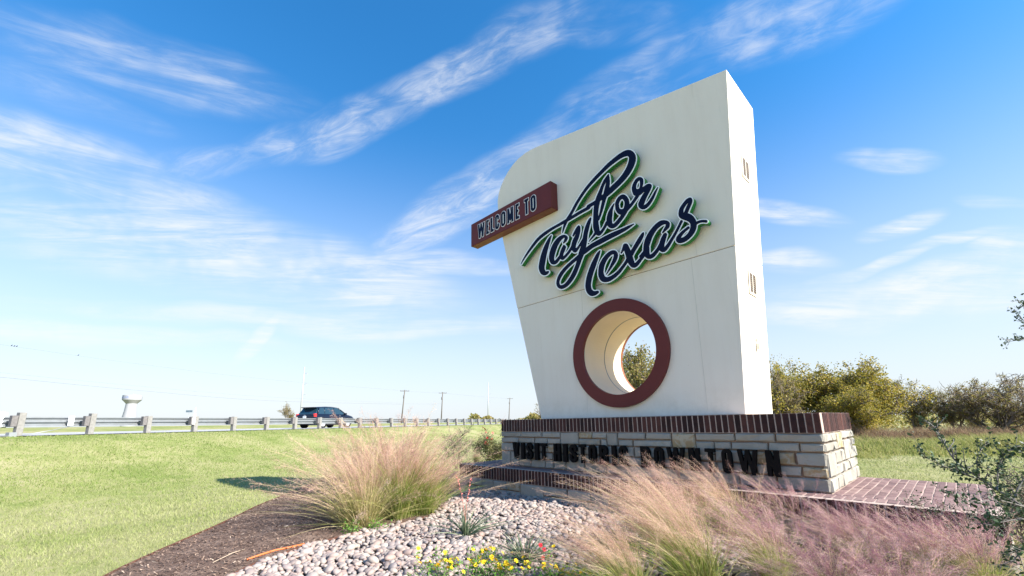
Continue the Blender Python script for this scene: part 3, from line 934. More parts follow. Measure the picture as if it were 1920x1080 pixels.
# script lettering, traced as brush strokes in photo pixels and laid on the plane of the letter faces
def zs(pts, ox, oy, s): return [(ox + x / s, oy + y / s, r_ / s) for x, y, r_ in pts]
zA = lambda p: zs(p, 970, 380, 6.0)
zB = lambda p: zs(p, 1060, 270, 6.0)
zC = lambda p: zs(p, 1080, 360, 7.7143)
zD = lambda p: zs(p, 1090, 440, 8.3077)
zE = lambda p: zs(p, 1190, 360, 7.2)
taylor = [
    zA([(40, 692, 3), (70, 637, 8), (120, 560, 12), (180, 477, 15), (240, 405, 17), (310, 347, 18), (390, 293, 16), (470, 248, 16), (540, 208, 18), (600, 174, 17), (700, 113, 18), (800, 57, 19)])
    + zB([(260, 702, 20), (340, 655, 20), (400, 612, 22), (470, 558, 28), (540, 492, 31), (610, 425, 31), (670, 355, 33), (720, 275, 36), (750, 195, 39), (752, 140, 40), (725, 106, 38), (685, 104, 34), (620, 134, 28), (550, 185, 25), (480, 243, 23), (400, 322, 20), (320, 405, 19), (240, 498, 17), (175, 590, 16), (120, 680, 16), (75, 765, 16), (30, 838, 17)])
    + zA([(548, 212, 17), (525, 275, 12), (508, 338, 5)]),
    zA([(382, 370, 6), (360, 412, 16), (328, 490, 25), (300, 580, 31), (281, 670, 34), (273, 735, 33), (290, 783, 30), (318, 793, 22), (345, 780, 13)]),
    zA([(520, 452, 8), (540, 425, 16), (550, 392, 18), (522, 378, 18), (475, 408, 25), (430, 470, 30), (398, 550, 32), (385, 620, 30), (398, 668, 26), (432, 668, 20), (468, 625, 17), (510, 560, 15), (535, 500, 14)]),
    zA([(525, 488, 14), (505, 545, 20), (495, 600, 22), (508, 628, 17), (545, 597, 15), (580, 555, 15), (612, 505, 15), (625, 470, 16)]),
    zA([(628, 372, 10), (655, 322, 14), (690, 268, 14), (690, 315, 20), (668, 385, 25), (642, 445, 27), (632, 505, 25), (648, 540, 22), (680, 512, 14), (712, 462, 12), (742, 410, 12)]),
    zA([(824, 174, 9), (810, 207, 18), (785, 280, 24), (768, 350, 25), (757, 430, 27), (742, 500, 30), (722, 565, 32), (698, 640, 27), (672, 720, 24), (638, 800, 25), (593, 875, 24), (543, 930, 22), (495, 950, 22), (464, 932, 20), (457, 888, 18), (478, 828, 20), (522, 763, 20), (582, 700, 19), (650, 640, 19), (715, 585, 20), (770, 540, 25)])
    + zC([(230, 780, 34), (330, 727, 37), (430, 672, 37), (530, 622, 36), (620, 580, 32), (710, 535, 26), (780, 495, 18), (838, 463, 7)]),
    zA([(806, 438, 4), (830, 405, 9), (862, 368, 13), (885, 330, 16)]),
    zB([(484, 345, 8), (455, 400, 18), (425, 455, 17), (398, 530, 20), (372, 610, 28), (352, 690, 29), (343, 770, 28), (342, 860, 30), (347, 940, 34), (368, 1005, 27), (402, 992, 18), (436, 945, 15), (468, 885, 18)]),
    zB([(484, 345, 8), (482, 420, 20), (468, 500, 26), (450, 570, 24), (432, 640, 20), (412, 720, 17), (393, 790, 14), (372, 850, 12)]),
    zB([(548, 672, 6), (522, 725, 16), (503, 790, 28), (494, 860, 32), (508, 915, 30), (550, 918, 24), (598, 870, 22), (640, 815, 22), (672, 765, 22)]),
    zB([(585, 720, 22), (582, 665, 22), (612, 610, 22), (655, 595, 28), (690, 640, 28), (690, 700, 28), (670, 750, 30), (625, 765, 32), (592, 740, 26), (582, 705, 22)]),
    zB([(680, 740, 26), (735, 690, 18), (780, 630, 17), (815, 575, 20)]),
    zB([(788, 552, 30), (772, 500, 26), (785, 440, 20), (820, 395, 20), (852, 398, 22), (858, 440, 20), (850, 490, 16), (838, 530, 30), (800, 540, 34)]),
    zB([(830, 545, 32), (885, 505, 26), (930, 468, 20), (955, 470, 18), (935, 515, 22), (895, 580, 28), (862, 650, 32), (852, 690, 32), (880, 712, 24), (928, 682, 20), (975, 615, 17), (1010, 545, 13), (1040, 488, 6)]),
]
texas = [
    zD([(290, 250, 9), (262, 300, 25), (222, 390, 35), (182, 490, 42), (146, 590, 43), (119, 690, 44), (106, 790, 44), (120, 865, 46), (160, 910, 46), (210, 912, 34), (254, 893, 22)]),
    zD([(388, 618, 7), (425, 560, 14), (478, 470, 24), (522, 385, 32), (538, 315, 34), (515, 275, 32), (465, 282, 32), (405, 330, 34), (352, 405, 38), (316, 490, 42), (305, 570, 42), (312, 640, 46), (348, 692, 46), (415, 697, 38), (490, 660, 32), (570, 595, 28), (640, 510, 25), (700, 425, 24)]),
    zD([(620, 285, 12), (648, 238, 20), (685, 172, 36), (705, 215, 46), (735, 300, 50), (765, 400, 52), (805, 475, 40), (855, 465, 32), (915, 395, 26), (975, 320, 22)]),
    zD([(705, 420, 26), (765, 320, 36), (815, 235, 33), (870, 145, 34), (912, 75, 34), (950, 5, 26), (966, -28, 12)]),
    zE([(80, 870, 20), (150, 800, 34), (158, 730, 40), (180, 650, 42), (222, 560, 38), (285, 475, 34), (355, 420, 34), (410, 408, 28), (446, 425, 28), (442, 465, 28), (412, 505, 20), (378, 548, 10)]),
    zE([(158, 760, 42), (160, 830, 42), (190, 872, 32), (240, 860, 28), (295, 800, 24), (335, 740, 24), (370, 660, 22)]),
    zE([(412, 575, 26), (385, 640, 34), (365, 720, 36), (370, 775, 34), (405, 775, 28), (448, 725, 24), (492, 655, 21), (540, 575, 19), (585, 490, 18), (632, 395, 18)]),
    zE([(690, 285, 26), (725, 200, 26), (755, 130, 24), (750, 95, 22), (710, 120, 26), (665, 175, 26), (630, 240, 30), (632, 310, 40), (680, 330, 50), (740, 350, 52), (785, 400, 46), (795, 460, 42), (775, 530, 38), (725, 598, 34), (660, 645, 34), (600, 655, 36), (590, 625, 30), (625, 570, 24), (670, 525, 20), (725, 480, 18)]),
    zE([(825, 425, 20), (870, 402, 18), (925, 393, 18), (962, 396, 20)]),
]
BL = .165                     # plane of the letter faces
def script(name, strokes, label):
    ss = [smooth_stroke(s_, 4) for s_ in strokes]
    xs_ = [p[0] for s_ in ss for p in s_]; ys_ = [p[1] for s_ in ss for p in s_]
    X = np.arange(min(xs_) - 9, max(xs_) + 9, .55); Y = np.arange(min(ys_) - 9, max(ys_) + 9, .55)
    S = sdf_strokes(ss, X, Y)
    def to(bv):
        def f(x, y):
            a, z = on_b(x, y, BL); return PT(a, bv, z)
        return f
    root = plate(name, S - 1.95, X, Y, to(BL + .006), dB * .085, GREEN, tower, TO)
    plate('white_border', S - 1.95, X, Y, to(BL + .002), dB * .0035, WHITE, root, TO)
    plate('navy_face', S, X, Y, to(BL - .001), dB * .0025, NAVY, root, TO)
    root['label'] = label
    return root
script('script_lettering', taylor, 'navy script word Taylor with white border and green sides')
script('script_lettering', texas, 'navy script word Texas with white border and green sides')
# ------------------------------------------------------------------ planting beds
def poly_px(P): return [ground_at(x, y)[:2] for x, y in P]

edge_left = [(150, 1110), (235, 1066), (300, 1036), (345, 1016), (400, 992), (450, 968), (500, 944), (545, 925), (600, 902), (680, 890), (780, 882), (850, 884)]
edge_rock = [(395, 1105), (470, 1066), (560, 1033), (640, 1011), (700, 994), (760, 984), (800, 974), (835, 950), (850, 925), (858, 905)]
MUL = [tuple(p) for p in poly_px(edge_left)]
EDR = [tuple(p) for p in poly_px(edge_rock)]
plat_l = PT(AL, BOFF, 0)[:2]; plat_r = PT(AR, BOFF, 0)[:2]
mulch_poly = [(MUL[0][0] - .9, MUL[0][1] - 1.2)] + MUL + [tuple(PT(AL, BB, 0)[:2] + np.array([-.1, .2])), tuple(PT(AL, BOFF, 0)[:2])] + EDR[::-1] + [(EDR[0][0] - .5, EDR[0][1] - 1.0)]
rock_poly = EDR + [tuple(PT(AL - .05, BOFF + .05, 0)[:2]), tuple(PT(AR + .2, BOFF + .05, 0)[:2]), (5.2, 2.6), (4.6, 1.2), (-1.6, 1.2), (EDR[0][0] - .5, EDR[0][1] - 1.0)]

def sheet(name, poly, up, mat, step=.06, **pr):
    xs = [p[0] for p in poly]; ys = [p[1] for p in poly]
    X = np.arange(min(xs) - step, max(xs) + step, step); Y = np.arange(min(ys) - step, max(ys) + step, step)
    A_, B_ = np.meshgrid(X, Y)
    Z = height(A_, B_) + up + .006 * np.sin(A_ * 19 + B_ * 7) * np.sin(B_ * 23)
    ix = np.arange(A_.size).reshape(A_.shape)
    cx_ = (A_[:-1, :-1] + step / 2).ravel(); cy_ = (B_[:-1, :-1] + step / 2).ravel()
    k = in_poly(cx_, cy_, poly)
    Fq = np.stack([ix[:-1, :-1], ix[:-1, 1:], ix[1:, 1:], ix[1:, :-1]], -1).reshape(-1, 4)[k]
    return obj(name, mesh_np(name, np.stack([A_, B_, Z], -1).reshape(-1, 3), Fq, True), mat, **pr)
sheet('mulch_ground', mulch_poly, .022, MULCH, kind='structure')
BEDSOIL = M_plain('bed_soil', (.07, .055, .045), .95, .1, var=.4, scale=12, bstr=.6)
sheet('bed_soil', rock_poly, .012, BEDSOIL, kind='structure')

def edging(name, pts, label):
    t = thing(name, label, 'edging', (pts[0][0], pts[0][1], height(*pts[0])), 'rusty steel bed edging strips')
    mb = MB(t.location)
    P = [np.array(p) for p in pts]
    Q = []
    for i in range(len(P) - 1):
        for k in range(4): Q.append(P[i] + (P[i + 1] - P[i]) * k / 4)
    Q.append(P[-1])
    for a, b in zip(Q[:-1], Q[1:]):
        d = (b - a) / np.linalg.norm(b - a); n = np.array([-d[1], d[0]]) * .004
        za, zb = float(height(*a)), float(height(*b))
        mb.hexa([(a[0] - n[0], a[1] - n[1], za - .05), (b[0] - n[0], b[1] - n[1], zb - .05), (b[0] + n[0], b[1] + n[1], zb - .05), (a[0] + n[0], a[1] + n[1], za - .05),
                 (a[0] - n[0], a[1] - n[1], za + .036), (b[0] - n[0], b[1] - n[1], zb + .036), (b[0] + n[0], b[1] + n[1], zb + .036), (a[0] + n[0], a[1] + n[1], za + .036)])
    mb.build('steel_strip', RUSTSTEEL, t)
RUSTSTEEL = M_plain('rusty_steel', (.115, .050, .034), .75, .3, var=.35, scale=18, bstr=.2)
edging('bed_edging', MUL[0:9], 'rusty steel edging between the lawn and the dark mulch')
edging('bed_edging', EDR[0:8], 'rusty steel edging between the mulch and the river stones')

nr = np.random.default_rng(5)
# mulch chips
def scatter(poly, n, rng):
    xs = [p[0] for p in poly]; ys = [p[1] for p in poly]
    out = np.zeros((0, 2))
    while len(out) < n:
        c = np.stack([rng.uniform(min(xs), max(xs), n), rng.uniform(min(ys), max(ys), n)], 1)
        c = c[in_poly(c[:, 0], c[:, 1], poly)]
        out = np.vstack([out, c])
    return out[:n]
def chips(name, P, L, W_, up, mat, **pr):
    n = len(P); a = nr.uniform(0, 2 * np.pi, n); tl = nr.uniform(-.5, .5, n)
    l = L * nr.uniform(.4, 1.4, n); w_ = W_ * nr.uniform(.5, 1.3, n)
    d = np.stack([np.cos(a) * np.cos(tl), np.sin(a) * np.cos(tl), np.sin(tl)], 1) * l[:, None] / 2
    s_ = np.stack([-np.sin(a), np.cos(a), nr.uniform(-.4, .4, n)], 1) * w_[:, None] / 2
    c = np.stack([P[:, 0], P[:, 1], height(P[:, 0], P[:, 1]) + up + np.abs(nr.normal(0, .006, n))], 1)
    V = np.stack([c - d - s_, c + d - s_, c + d + s_, c - d + s_], 1).reshape(-1, 3)
    return obj(name, mesh_np(name, V, np.arange(4 * n).reshape(-1, 4)), mat, **pr)
CHIP = M_leaf('mulch_chip', [(.0, (0.045, 0.0288, 0.0216)), (.45, (0.126, 0.081, 0.063)), (.8, (0.306, 0.216, 0.162)), (.97, (0.756, 0.648, 0.522))], .9, .1, 0)
o = chips('mulch', scatter(mulch_poly, 26000, nr), .030, .008, .030, CHIP, kind='stuff', label='dark shredded bark mulch in the bed beside the lawn', category='mulch')

# ---- river stones
def pebble_mesh(seed, sub=2):
    r = random.Random(seed); bm = bmesh.new()
    bmesh.ops.create_icosphere(bm, subdivisions=sub, radius=1)
    a, b, c = 1.0, r.uniform(.62, .9), r.uniform(.42, .68)
    k = [Vector((r.gauss(0, 1), r.gauss(0, 1), r.gauss(0, 1))).normalized() for _ in range(4)]
    am = [r.uniform(.04, .14) for _ in range(4)]
    for v in bm.verts:
        s_ = 1 + sum(m_ * abs(v.co.dot(q)) ** 2 * (1 if i % 2 else -1) for i, (q, m_) in enumerate(zip(k, am)))
        v.co = Vector((v.co.x * a, v.co.y * b, v.co.z * c)) * s_
    me = bpy.data.meshes.new('stone'); bm.to_mesh(me); bm.free()
    for p in me.polygons: p.use_smooth = True
    return me
def pebble_mat(name, island):
    m, g = new_mat(name)
    tc = g.new('ShaderNodeTexCoord')
    rv = g.new('ShaderNodeNewGeometry').outputs['Random Per Island'] if island else g.new('ShaderNodeObjectInfo').outputs['Random']
    nz = g.noise(tc.outputs['Object'], 1.8 if not island else 30, 5, .65, .4)
    c = g.ramp(rv, [(.0, (0.2539, 0.223, 0.211)), (.14, (0.3526, 0.3017, 0.2668)), (.30, (0.3949, 0.3345, 0.2855)), (.42, (0.2962, 0.2033, 0.1738)), (.55, (0.4231, 0.3673, 0.3227)), (.66, (0.2116, 0.1902, 0.1924)), (.78, (0.3667, 0.2624, 0.2172)), (.90, (0.3314, 0.2755, 0.2544)), (1.0, (0.1692, 0.1377, 0.1303))])
    c = g.mix(g.mapr(nz, .35, .75, 0, .5), c, (.20, .15, .14, 1))
    return finish(m, g, c, .62, .35, bump=nz, bstr=.15, bdist=.01)
PEB1, PEB2 = pebble_mat('river_stone', False), pebble_mat('river_stones_joined', True)
PM = [pebble_mesh(40 + i) for i in range(7)]
for m_ in PM: m_.materials.append(PEB1)
rb_c = ground_at(930, 1010)
bed = thing('river_stone_bed', 'bed of rounded grey and pink river stones between the grasses in front of the platform', 'stone bed', tuple(rb_c))
def base_dir(n, rng):
    q = rng.normal(size=(n, 4)); q /= np.linalg.norm(q, axis=1)[:, None]; return q
hexp = []
step = .051
yy = 1.25; ri = 0
while yy < 7.6:
    xx = -3.2 + (step / 2 if ri % 2 else 0)
    while xx < 5.2:
        hexp.append((xx + nr.normal(0, .011), yy + nr.normal(0, .011))); xx += step
    yy += step * .84; ri += 1
hexp = np.array(hexp)
keep = in_poly(hexp[:, 0], hexp[:, 1], rock_poly) & (hexp[:, 0] < 1.1 + .25 * hexp[:, 1])
hexp = hexp[keep]
dist = np.hypot(hexp[:, 0], hexp[:, 1])
# only stones the camera (or a step aside) can see
def projpx(P):
    q = (R @ (P - np.array([0, 0, EYE])).T).T
    return np.stack([CX + F * q[:, 0] / q[:, 2], CY + F * q[:, 1] / q[:, 2], q[:, 2]], 1)
pp = projpx(np.column_stack([hexp, height(hexp[:, 0], hexp[:, 1])]))
keep = (pp[:, 1] < 1230) & (pp[:, 0] > 250) & (pp[:, 0] < 1500)
hexp = hexp[keep]; pp = pp[keep]
sz = np.clip(np.exp(nr.normal(math.log(.0275), .30, len(hexp))), .015, .058)
vis = (pp[:, 1] < 1085) & (pp[:, 0] < 1230)
order = np.argsort(-(sz / np.hypot(hexp[:, 0], hexp[:, 1])) * np.where(vis, 1, .01))
single = set(order[:298].tolist())
jV, jF = [], []
nvo = 0
pv = []
for m_ in PM:
    bmm = bmesh.new(); bmesh.ops.create_icosphere(bmm, subdivisions=1, radius=1); bmm.free()
low = []
for i in range(6):
    me_ = pebble_mesh(90 + i, 2 if i < 3 else 2); v_ = np.array([v.co[:] for v in me_.vertices]); f_ = np.array([p.vertices[:] for p in me_.polygons]); low.append((v_, f_))
for i, (x, y) in enumerate(hexp):
    z = float(height(x, y)) + .012 + sz[i] * nr.uniform(.30, .75)
    rz, rx, ry = nr.uniform(0, 6.28), nr.normal(0, .28), nr.normal(0, .28)
    Mx = (Matrix.Rotation(rz, 3, 'Z') @ Matrix.Rotation(rx, 3, 'X') @ Matrix.Rotation(ry, 3, 'Y'))
    if i in single:
        o = obj('stone', PM[rnd.randrange(7)], None, bed, Vector((x, y, z)) - bed.location, Mx.to_euler()); o.scale = (sz[i],) * 3
    else:
        v_, f_ = low[rnd.randrange(6)]
        V = (np.array(Mx) @ (v_ * sz[i]).T).T + np.array([x, y, z]) - np.array(bed.location)
        jV.append(V); jF.append(f_ + nvo); nvo += len(V)
obj('stones', mesh_np('stones', np.vstack(jV), np.vstack(jF), True), PEB2, bed, kind='stuff')

# ---- lawn blades
def px_ground(X, Y, it=14):
    d = np.stack([(X - CX) / F, (Y - CY) / F, np.ones_like(X)], 1) @ R
    z = np.full(len(X), -1.0)
    for _ in range(it):
        k = z / d[:, 2]; hh = height(d[:, 0] * k, d[:, 1] * k) - EYE; z = .5 * z + .5 * hh
    k = z / d[:, 2]
    return np.stack([d[:, 0] * k, d[:, 1] * k, z + EYE], 1)
plat_poly = [tuple(PT(AL, BOFF, 0)[:2]), tuple(PT(AR, BOFF, 0)[:2]), tuple(PT(AR, BB, 0)[:2]), tuple(PT(AL, BB, 0)[:2])]
n = 620000
th_ = nr.uniform(-1.02, 1.02, n); rr_ = np.exp(nr.uniform(math.log(2.6), math.log(30), n))
P = np.stack([np.sin(th_) * rr_, np.cos(th_) * rr_, 0 * th_], 1)
dd = (P[:, 0] - RP[0]) * RN[0] + (P[:, 1] - RP[1]) * RN[1]
keepp = (nr.random(n) < np.where((dd > .5) & (dd < 9), 1.0, .62)) & (rr_ > 0)
jx, jy = P[:, 0] + nr.normal(0, .06, n) + .05 * np.sin(P[:, 1] * 9), P[:, 1] + nr.normal(0, .06, n) + .05 * np.sin(P[:, 0] * 11)
ok = keepp & (dd > .45) & ~in_poly(jx, jy, mulch_poly) & ~in_poly(P[:, 0], P[:, 1], rock_poly) & ~in_poly(P[:, 0], P[:, 1], plat_poly)
P[:, 2] = height(P[:, 0], P[:, 1])
P = P[ok]; n = len(P); ds = np.hypot(P[:, 0], P[:, 1])
pn_ = .5 + .5 * np.sin(P[:, 0] * 1.1 + np.sin(P[:, 1] * .9) * 2) * np.sin(P[:, 1] * .8 + 1)
hgt = nr.uniform(.014, .040, n) * (.8 + .5 * pn_) * np.clip(ds / 7, .9, 1.5)
wd = np.clip(.0011 * ds, .003, .02) * nr.uniform(.6, 1.3, n)
a = nr.uniform(0, 2 * np.pi, n); ln = nr.uniform(.1, 1.3, n) * hgt
az = nr.uniform(0, 2 * np.pi, n)
s_ = np.stack([np.cos(az) * wd / 2, np.sin(az) * wd / 2, 0 * wd], 1)
tip = P + np.stack([np.cos(a) * ln, np.sin(a) * ln, hgt], 1)
low_ = P - np.array([0, 0, .004])
V = np.stack([low_ - s_, low_ + s_, tip], 1).reshape(-1, 3)
GRASSB = M_leaf('lawn_blade', [(.0, (0.1116, 0.206, 0.0315)), (.3, (0.2, 0.2678, 0.0675)), (.55, (0.3255, 0.3502, 0.144)), (.8, (0.4371, 0.4326, 0.234))], .8, .1, .35, tone=True)
me_l = mesh_np('lawn_grass', V, np.arange(3 * n).reshape(-1, 3))
dl_ = (P[:, 0] - RP[0]) * RN[0] + (P[:, 1] - RP[1]) * RN[1]
x_, y_ = P[:, 0], P[:, 1]
pat = np.sin(x_ * .9 + 1.7 * np.sin(y_ * .55)) * np.sin(y_ * .7 + 1.1 * np.sin(x_ * .6)) * .5 + np.sin(x_ * 3.1 + 2 * np.sin(y_ * 2.3)) * np.sin(y_ * 2.9 + x_) * .3
tn_ = .34 + .22 * pat + .26 * np.clip((dl_ - 7.5) / 3, 0, 1) + nr.normal(0, .10, n)
at_ = me_l.attributes.new('tone', 'FLOAT', 'POINT'); at_.data.foreach_set('value', np.repeat(np.clip(tn_, 0, 1), 3).astype(np.float32))
obj('lawn_grass', me_l, GRASSB, kind='stuff', label='short mown green and straw coloured lawn grass', category='grass')

# ------------------------------------------------------------------ ornamental grasses
def curves(n, rng, L, tilt, droop, lean, base_r, segs):
    """arched stems -> points (n,segs+1,3), all rooted near the origin"""
    t = np.linspace(0, 1, segs + 1)[None, :, None]
    az = rng.uniform(0, 2 * np.pi, n)
    br = base_r * np.sqrt(rng.uniform(0, 1, n))
    B0 = np.stack([np.cos(az + rng.normal(0, .8, n)) * br, np.sin(az + rng.normal(0, .8, n)) * br, np.zeros(n)], 1)
    th = np.minimum(np.abs(rng.normal(0, tilt, n)) + .04, 1.02)
    h = np.stack([np.cos(az) * np.sin(th), np.sin(az) * np.sin(th), np.cos(th)], 1)
    Ls = L * rng.uniform(.58, 1.12, n)
    out = np.stack([np.cos(az), np.sin(az), np.zeros(n)], 1) * np.sin(th)[:, None] * .6 + np.array(lean)[None, :]
    dr = droop * rng.uniform(.5, 1.4, n)
    P = B0[:, None, :] + Ls[:, None, None] * (h[:, None, :] * t + (out[:, None, :] - np.array([0, 0, 1.0])[None, None, :] * dr[:, None, None]) * t ** 2)
    return P
def ribbon_mesh(P, width, rng, taper=1.0):
    n, m, _ = P.shape
    T = np.gradient(P, axis=1); T /= np.linalg.norm(T, axis=2, keepdims=True) + 1e-9
    rv = rng.normal(size=(n, 1, 3)); S = np.cross(T, rv); S /= np.linalg.norm(S, axis=2, keepdims=True) + 1e-9
    w_ = width * (1 - taper * np.linspace(0, 1, m)[None, :, None] ** 1.5 * .92)
    V = np.stack([P - S * w_ / 2, P + S * w_ / 2], 2).reshape(-1, 3)
    b = (np.arange(n)[:, None] * m + np.arange(m - 1)[None, :]).ravel() * 2
    Fq = np.stack([b, b + 1, b + 3, b + 2], 1)
    return V, Fq
NBQ = 40
def set_tone(me, vals):
    at = me.attributes.new('tone', 'FLOAT', 'POINT'); at.data.foreach_set('value', np.asarray(vals, np.float32))
def muhly_meshes(seed, H=1.0, lean=(0, 0, 0), nb=900, npl=200, tilt=.42):
    rng = np.random.default_rng(seed)
    Pb = curves(nb, rng, H * .80, tilt * .95, .30, np.array(lean) * .6, .13, 6)
    V, Fq = ribbon_mesh(Pb, .0046, rng); me_b = mesh_np('blades', V, Fq)
    Ps = curves(npl, rng, H * 1.05, tilt * .85, .22, lean, .10, 10)
    Vs, Fs = ribbon_mesh(Ps, .0034, rng, .55); me_s = mesh_np('stems', Vs, Fs)
    # plumes: hair-fine branchlets with spikelets on the upper half of every stem
    nbq = NBQ
    tt = .50 + .5 * rng.uniform(0, 1, (npl, nbq)) ** .75; ix = tt * 10; i0_ = np.clip(ix.astype(int), 0, 9); fr_ = (ix - i0_)[..., None]
    ar_ = np.arange(npl)[:, None]
    Q = Ps[ar_, i0_] * (1 - fr_) + Ps[ar_, i0_ + 1] * fr_
    T = Ps[ar_, i0_ + 1] - Ps[ar_, i0_]; T /= np.linalg.norm(T, axis=2, keepdims=True)
    rv = rng.normal(size=(npl, nbq, 3)); rv -= T * (rv * T).sum(2, keepdims=True); rv /= np.linalg.norm(rv, axis=2, keepdims=True)
    d = T * rng.uniform(.7, 1.1, (npl, nbq, 1)) + rv * rng.uniform(.15, .62, (npl, nbq, 1)); d /= np.linalg.norm(d, axis=2, keepdims=True)
    Lb = (.055 + .095 * np.clip(1.15 - tt, 0, .6) / .6)[..., None] * rng.uniform(.6, 1.2, (npl, nbq, 1)) * H
    E_ = Q + d * Lb + np.array([0, 0, -.012]) * rng.uniform(0, 1.5, (npl, nbq, 1)) + np.array(lean) * .04
    sd = np.cross(d, rng.normal(size=d.shape)); sd /= np.linalg.norm(sd, axis=2, keepdims=True)
    V1 = np.stack([Q - sd * .00055, Q + sd * .00055, E_], 2).reshape(-1, 3)
    ns = 4
    u = rng.uniform(.3, 1.02, (npl, nbq, ns, 1))
    C_ = Q[:, :, None, :] * (1 - u) + E_[:, :, None, :] * u + rng.normal(0, .005, (npl, nbq, ns, 3))
    dv = rng.normal(size=C_.shape); dv += d[:, :, None, :] * 1.2; dv /= np.linalg.norm(dv, axis=3, keepdims=True)
    sv = np.cross(dv, rng.normal(size=dv.shape)); sv /= np.linalg.norm(sv, axis=3, keepdims=True)
    V2 = np.stack([C_ - sv * .0015, C_ + sv * .0015, C_ + dv * .0085], 3).reshape(-1, 3)
    V = np.vstack([V1, V2])
    me_p = mesh_np('plume', V, np.arange(len(V)).reshape(-1, 3))
    tn = np.clip(rng.random(npl) * .9 + rng.normal(0, .05, npl), 0, 1)
    set_tone(me_p, np.concatenate([np.repeat(tn, nbq * 3), np.repeat(tn, nbq * ns * 3)]))
    return me_b, me_s, me_p
BLADE_DRY = M_leaf('muhly_blade_dry', [(.0, (.08, .10, .03)), (.25, (.24, .26, .08)), (.5, (.46, .41, .17)), (.8, (.66, .55, .32))], .6, .2, .4)
BLADE = M_leaf('muhly_blade', [(.0, (.06, .11, .02)), (.3, (.19, .29, .05)), (.55, (.38, .42, .11)), (.8, (.58, .52, .25))], .6, .2, .4)
STEM = M_leaf('muhly_stem', [(.0, (.32, .31, .10)), (.5, (.62, .52, .28)), (1.0, (.66, .48, .34))], .6, .25, .3)
PL_TAN = M_leaf('muhly_plume_tan', [(.0, (0.3476, 0.1674, 0.1576)), (.35, (0.5922, 0.3605, 0.3031)), (.7, (0.7983, 0.5665, 0.4365)), (1.0, (0.92, 0.7725, 0.5699))], .7, .2, .45, tone=True)
PL_PUR = M_leaf('muhly_plume_purple', [(.0, (0.1724, 0.06107, 0.1024)), (.3, (0.3978, 0.19, 0.2431)), (.6, (0.663, 0.4208, 0.4223)), (1.0, (0.918, 0.7329, 0.5887))], .7, .2, .45, tone=True)
def muhly_variant(seed, lean, plume, tilt=.42, npl=200, nb=900, dry=False):
    b, s_, p = muhly_meshes(seed, 1.0, lean, nb, npl, tilt)
    b.materials.append(BLADE_DRY if dry else BLADE); s_.materials.append(STEM); p.materials.append(plume)
    return b, s_, p
def clump(var, px, py, scale, label, rz=0.0, group='pink muhly grass clumps', pos=None):
    g0 = np.array(pos) if pos is not None else ground_at(px, py)
    t = thing('muhly_grass', label, 'ornamental grass', tuple(g0), group, rz)
    for nm_, me in zip(('blades', 'stems', 'plumes'), var):
        o = obj(nm_, me, None, t, (0, 0, 0)); o.scale = (scale,) * 3; o['kind'] = 'stuff'
    return t
VL = muhly_variant(1, (-.16, .02, 0), PL_TAN, .46, 150, 760, True)
VL2 = muhly_variant(2, (.05, .0, 0), PL_TAN, .34, 160, 860)
VR = muhly_variant(3, (-.42, .06, -.02), PL_TAN, .30, 150, 620)
VR2 = muhly_variant(4, (-.38, .10, -.02), PL_PUR, .36, 160, 460)
VR3 = muhly_variant(6, (-.28, .02, -.04), PL_PUR, .48, 190, 300)
clump(VL, 676, 990, 1.16, 'pink plumed grass clump at the left end of the left cluster, spilling over the mulch')
clump(VL2, 748, 972, 1.42, 'tallest upright grass clump in the middle of the left cluster', 1.0)
clump(VL2, 796, 966, .95, 'grass clump at the right of the left cluster beside the platform corner', .2)
clump(VL, 690, 948, 1.30, 'grass clump at the back of the left cluster against the lawn', 2.6)
clump(VL2, 872, 872, .42, 'small pinkish grass tuft beside the red flowering shrub', .4, pos=tuple(ground_at(893, 868)))
clump(VR, 1270, 1040, .86, 'pink plumed grass clump nearest the river stones, blown over to the left')
clump(VR, 1372, 1010, .80, 'tan plumed grass clump reaching up over the word DOWNTOWN', .15)
clump(VR, 1310, 1110, .80, 'tan grass clump low in front at the bottom edge of the photo', -.2)
clump(VR2, 1490, 1015, .68, 'purple plumed grass clump below the lit right corner of the plinth', .1)
clump(VR2, 1450, 1095, .66, 'purple tinged grass clump at the bottom right of centre', .3)
clump(VR3, 1620, 1070, .58, 'dense purple grass clump in front of the brick paving')
clump(VR3, 1580, 1160, .60, 'purple tan grass clump cut by the bottom edge of the photo', 1.0)
clump(VR3, 1740, 1095, .54, 'purple grass clump in front of the right end of the paving', -.5)
clump(VR3, 1850, 1110, .58, 'purple grass clump under the dark leaved branch at the right', .4)
clump(VR, 1180, 1130, .62, 'low tan grass clump beside the yellow flowers', .1)
clump(VR3, 1720, 1200, .60, 'tan purple grass clump in the bottom right corner', .9)

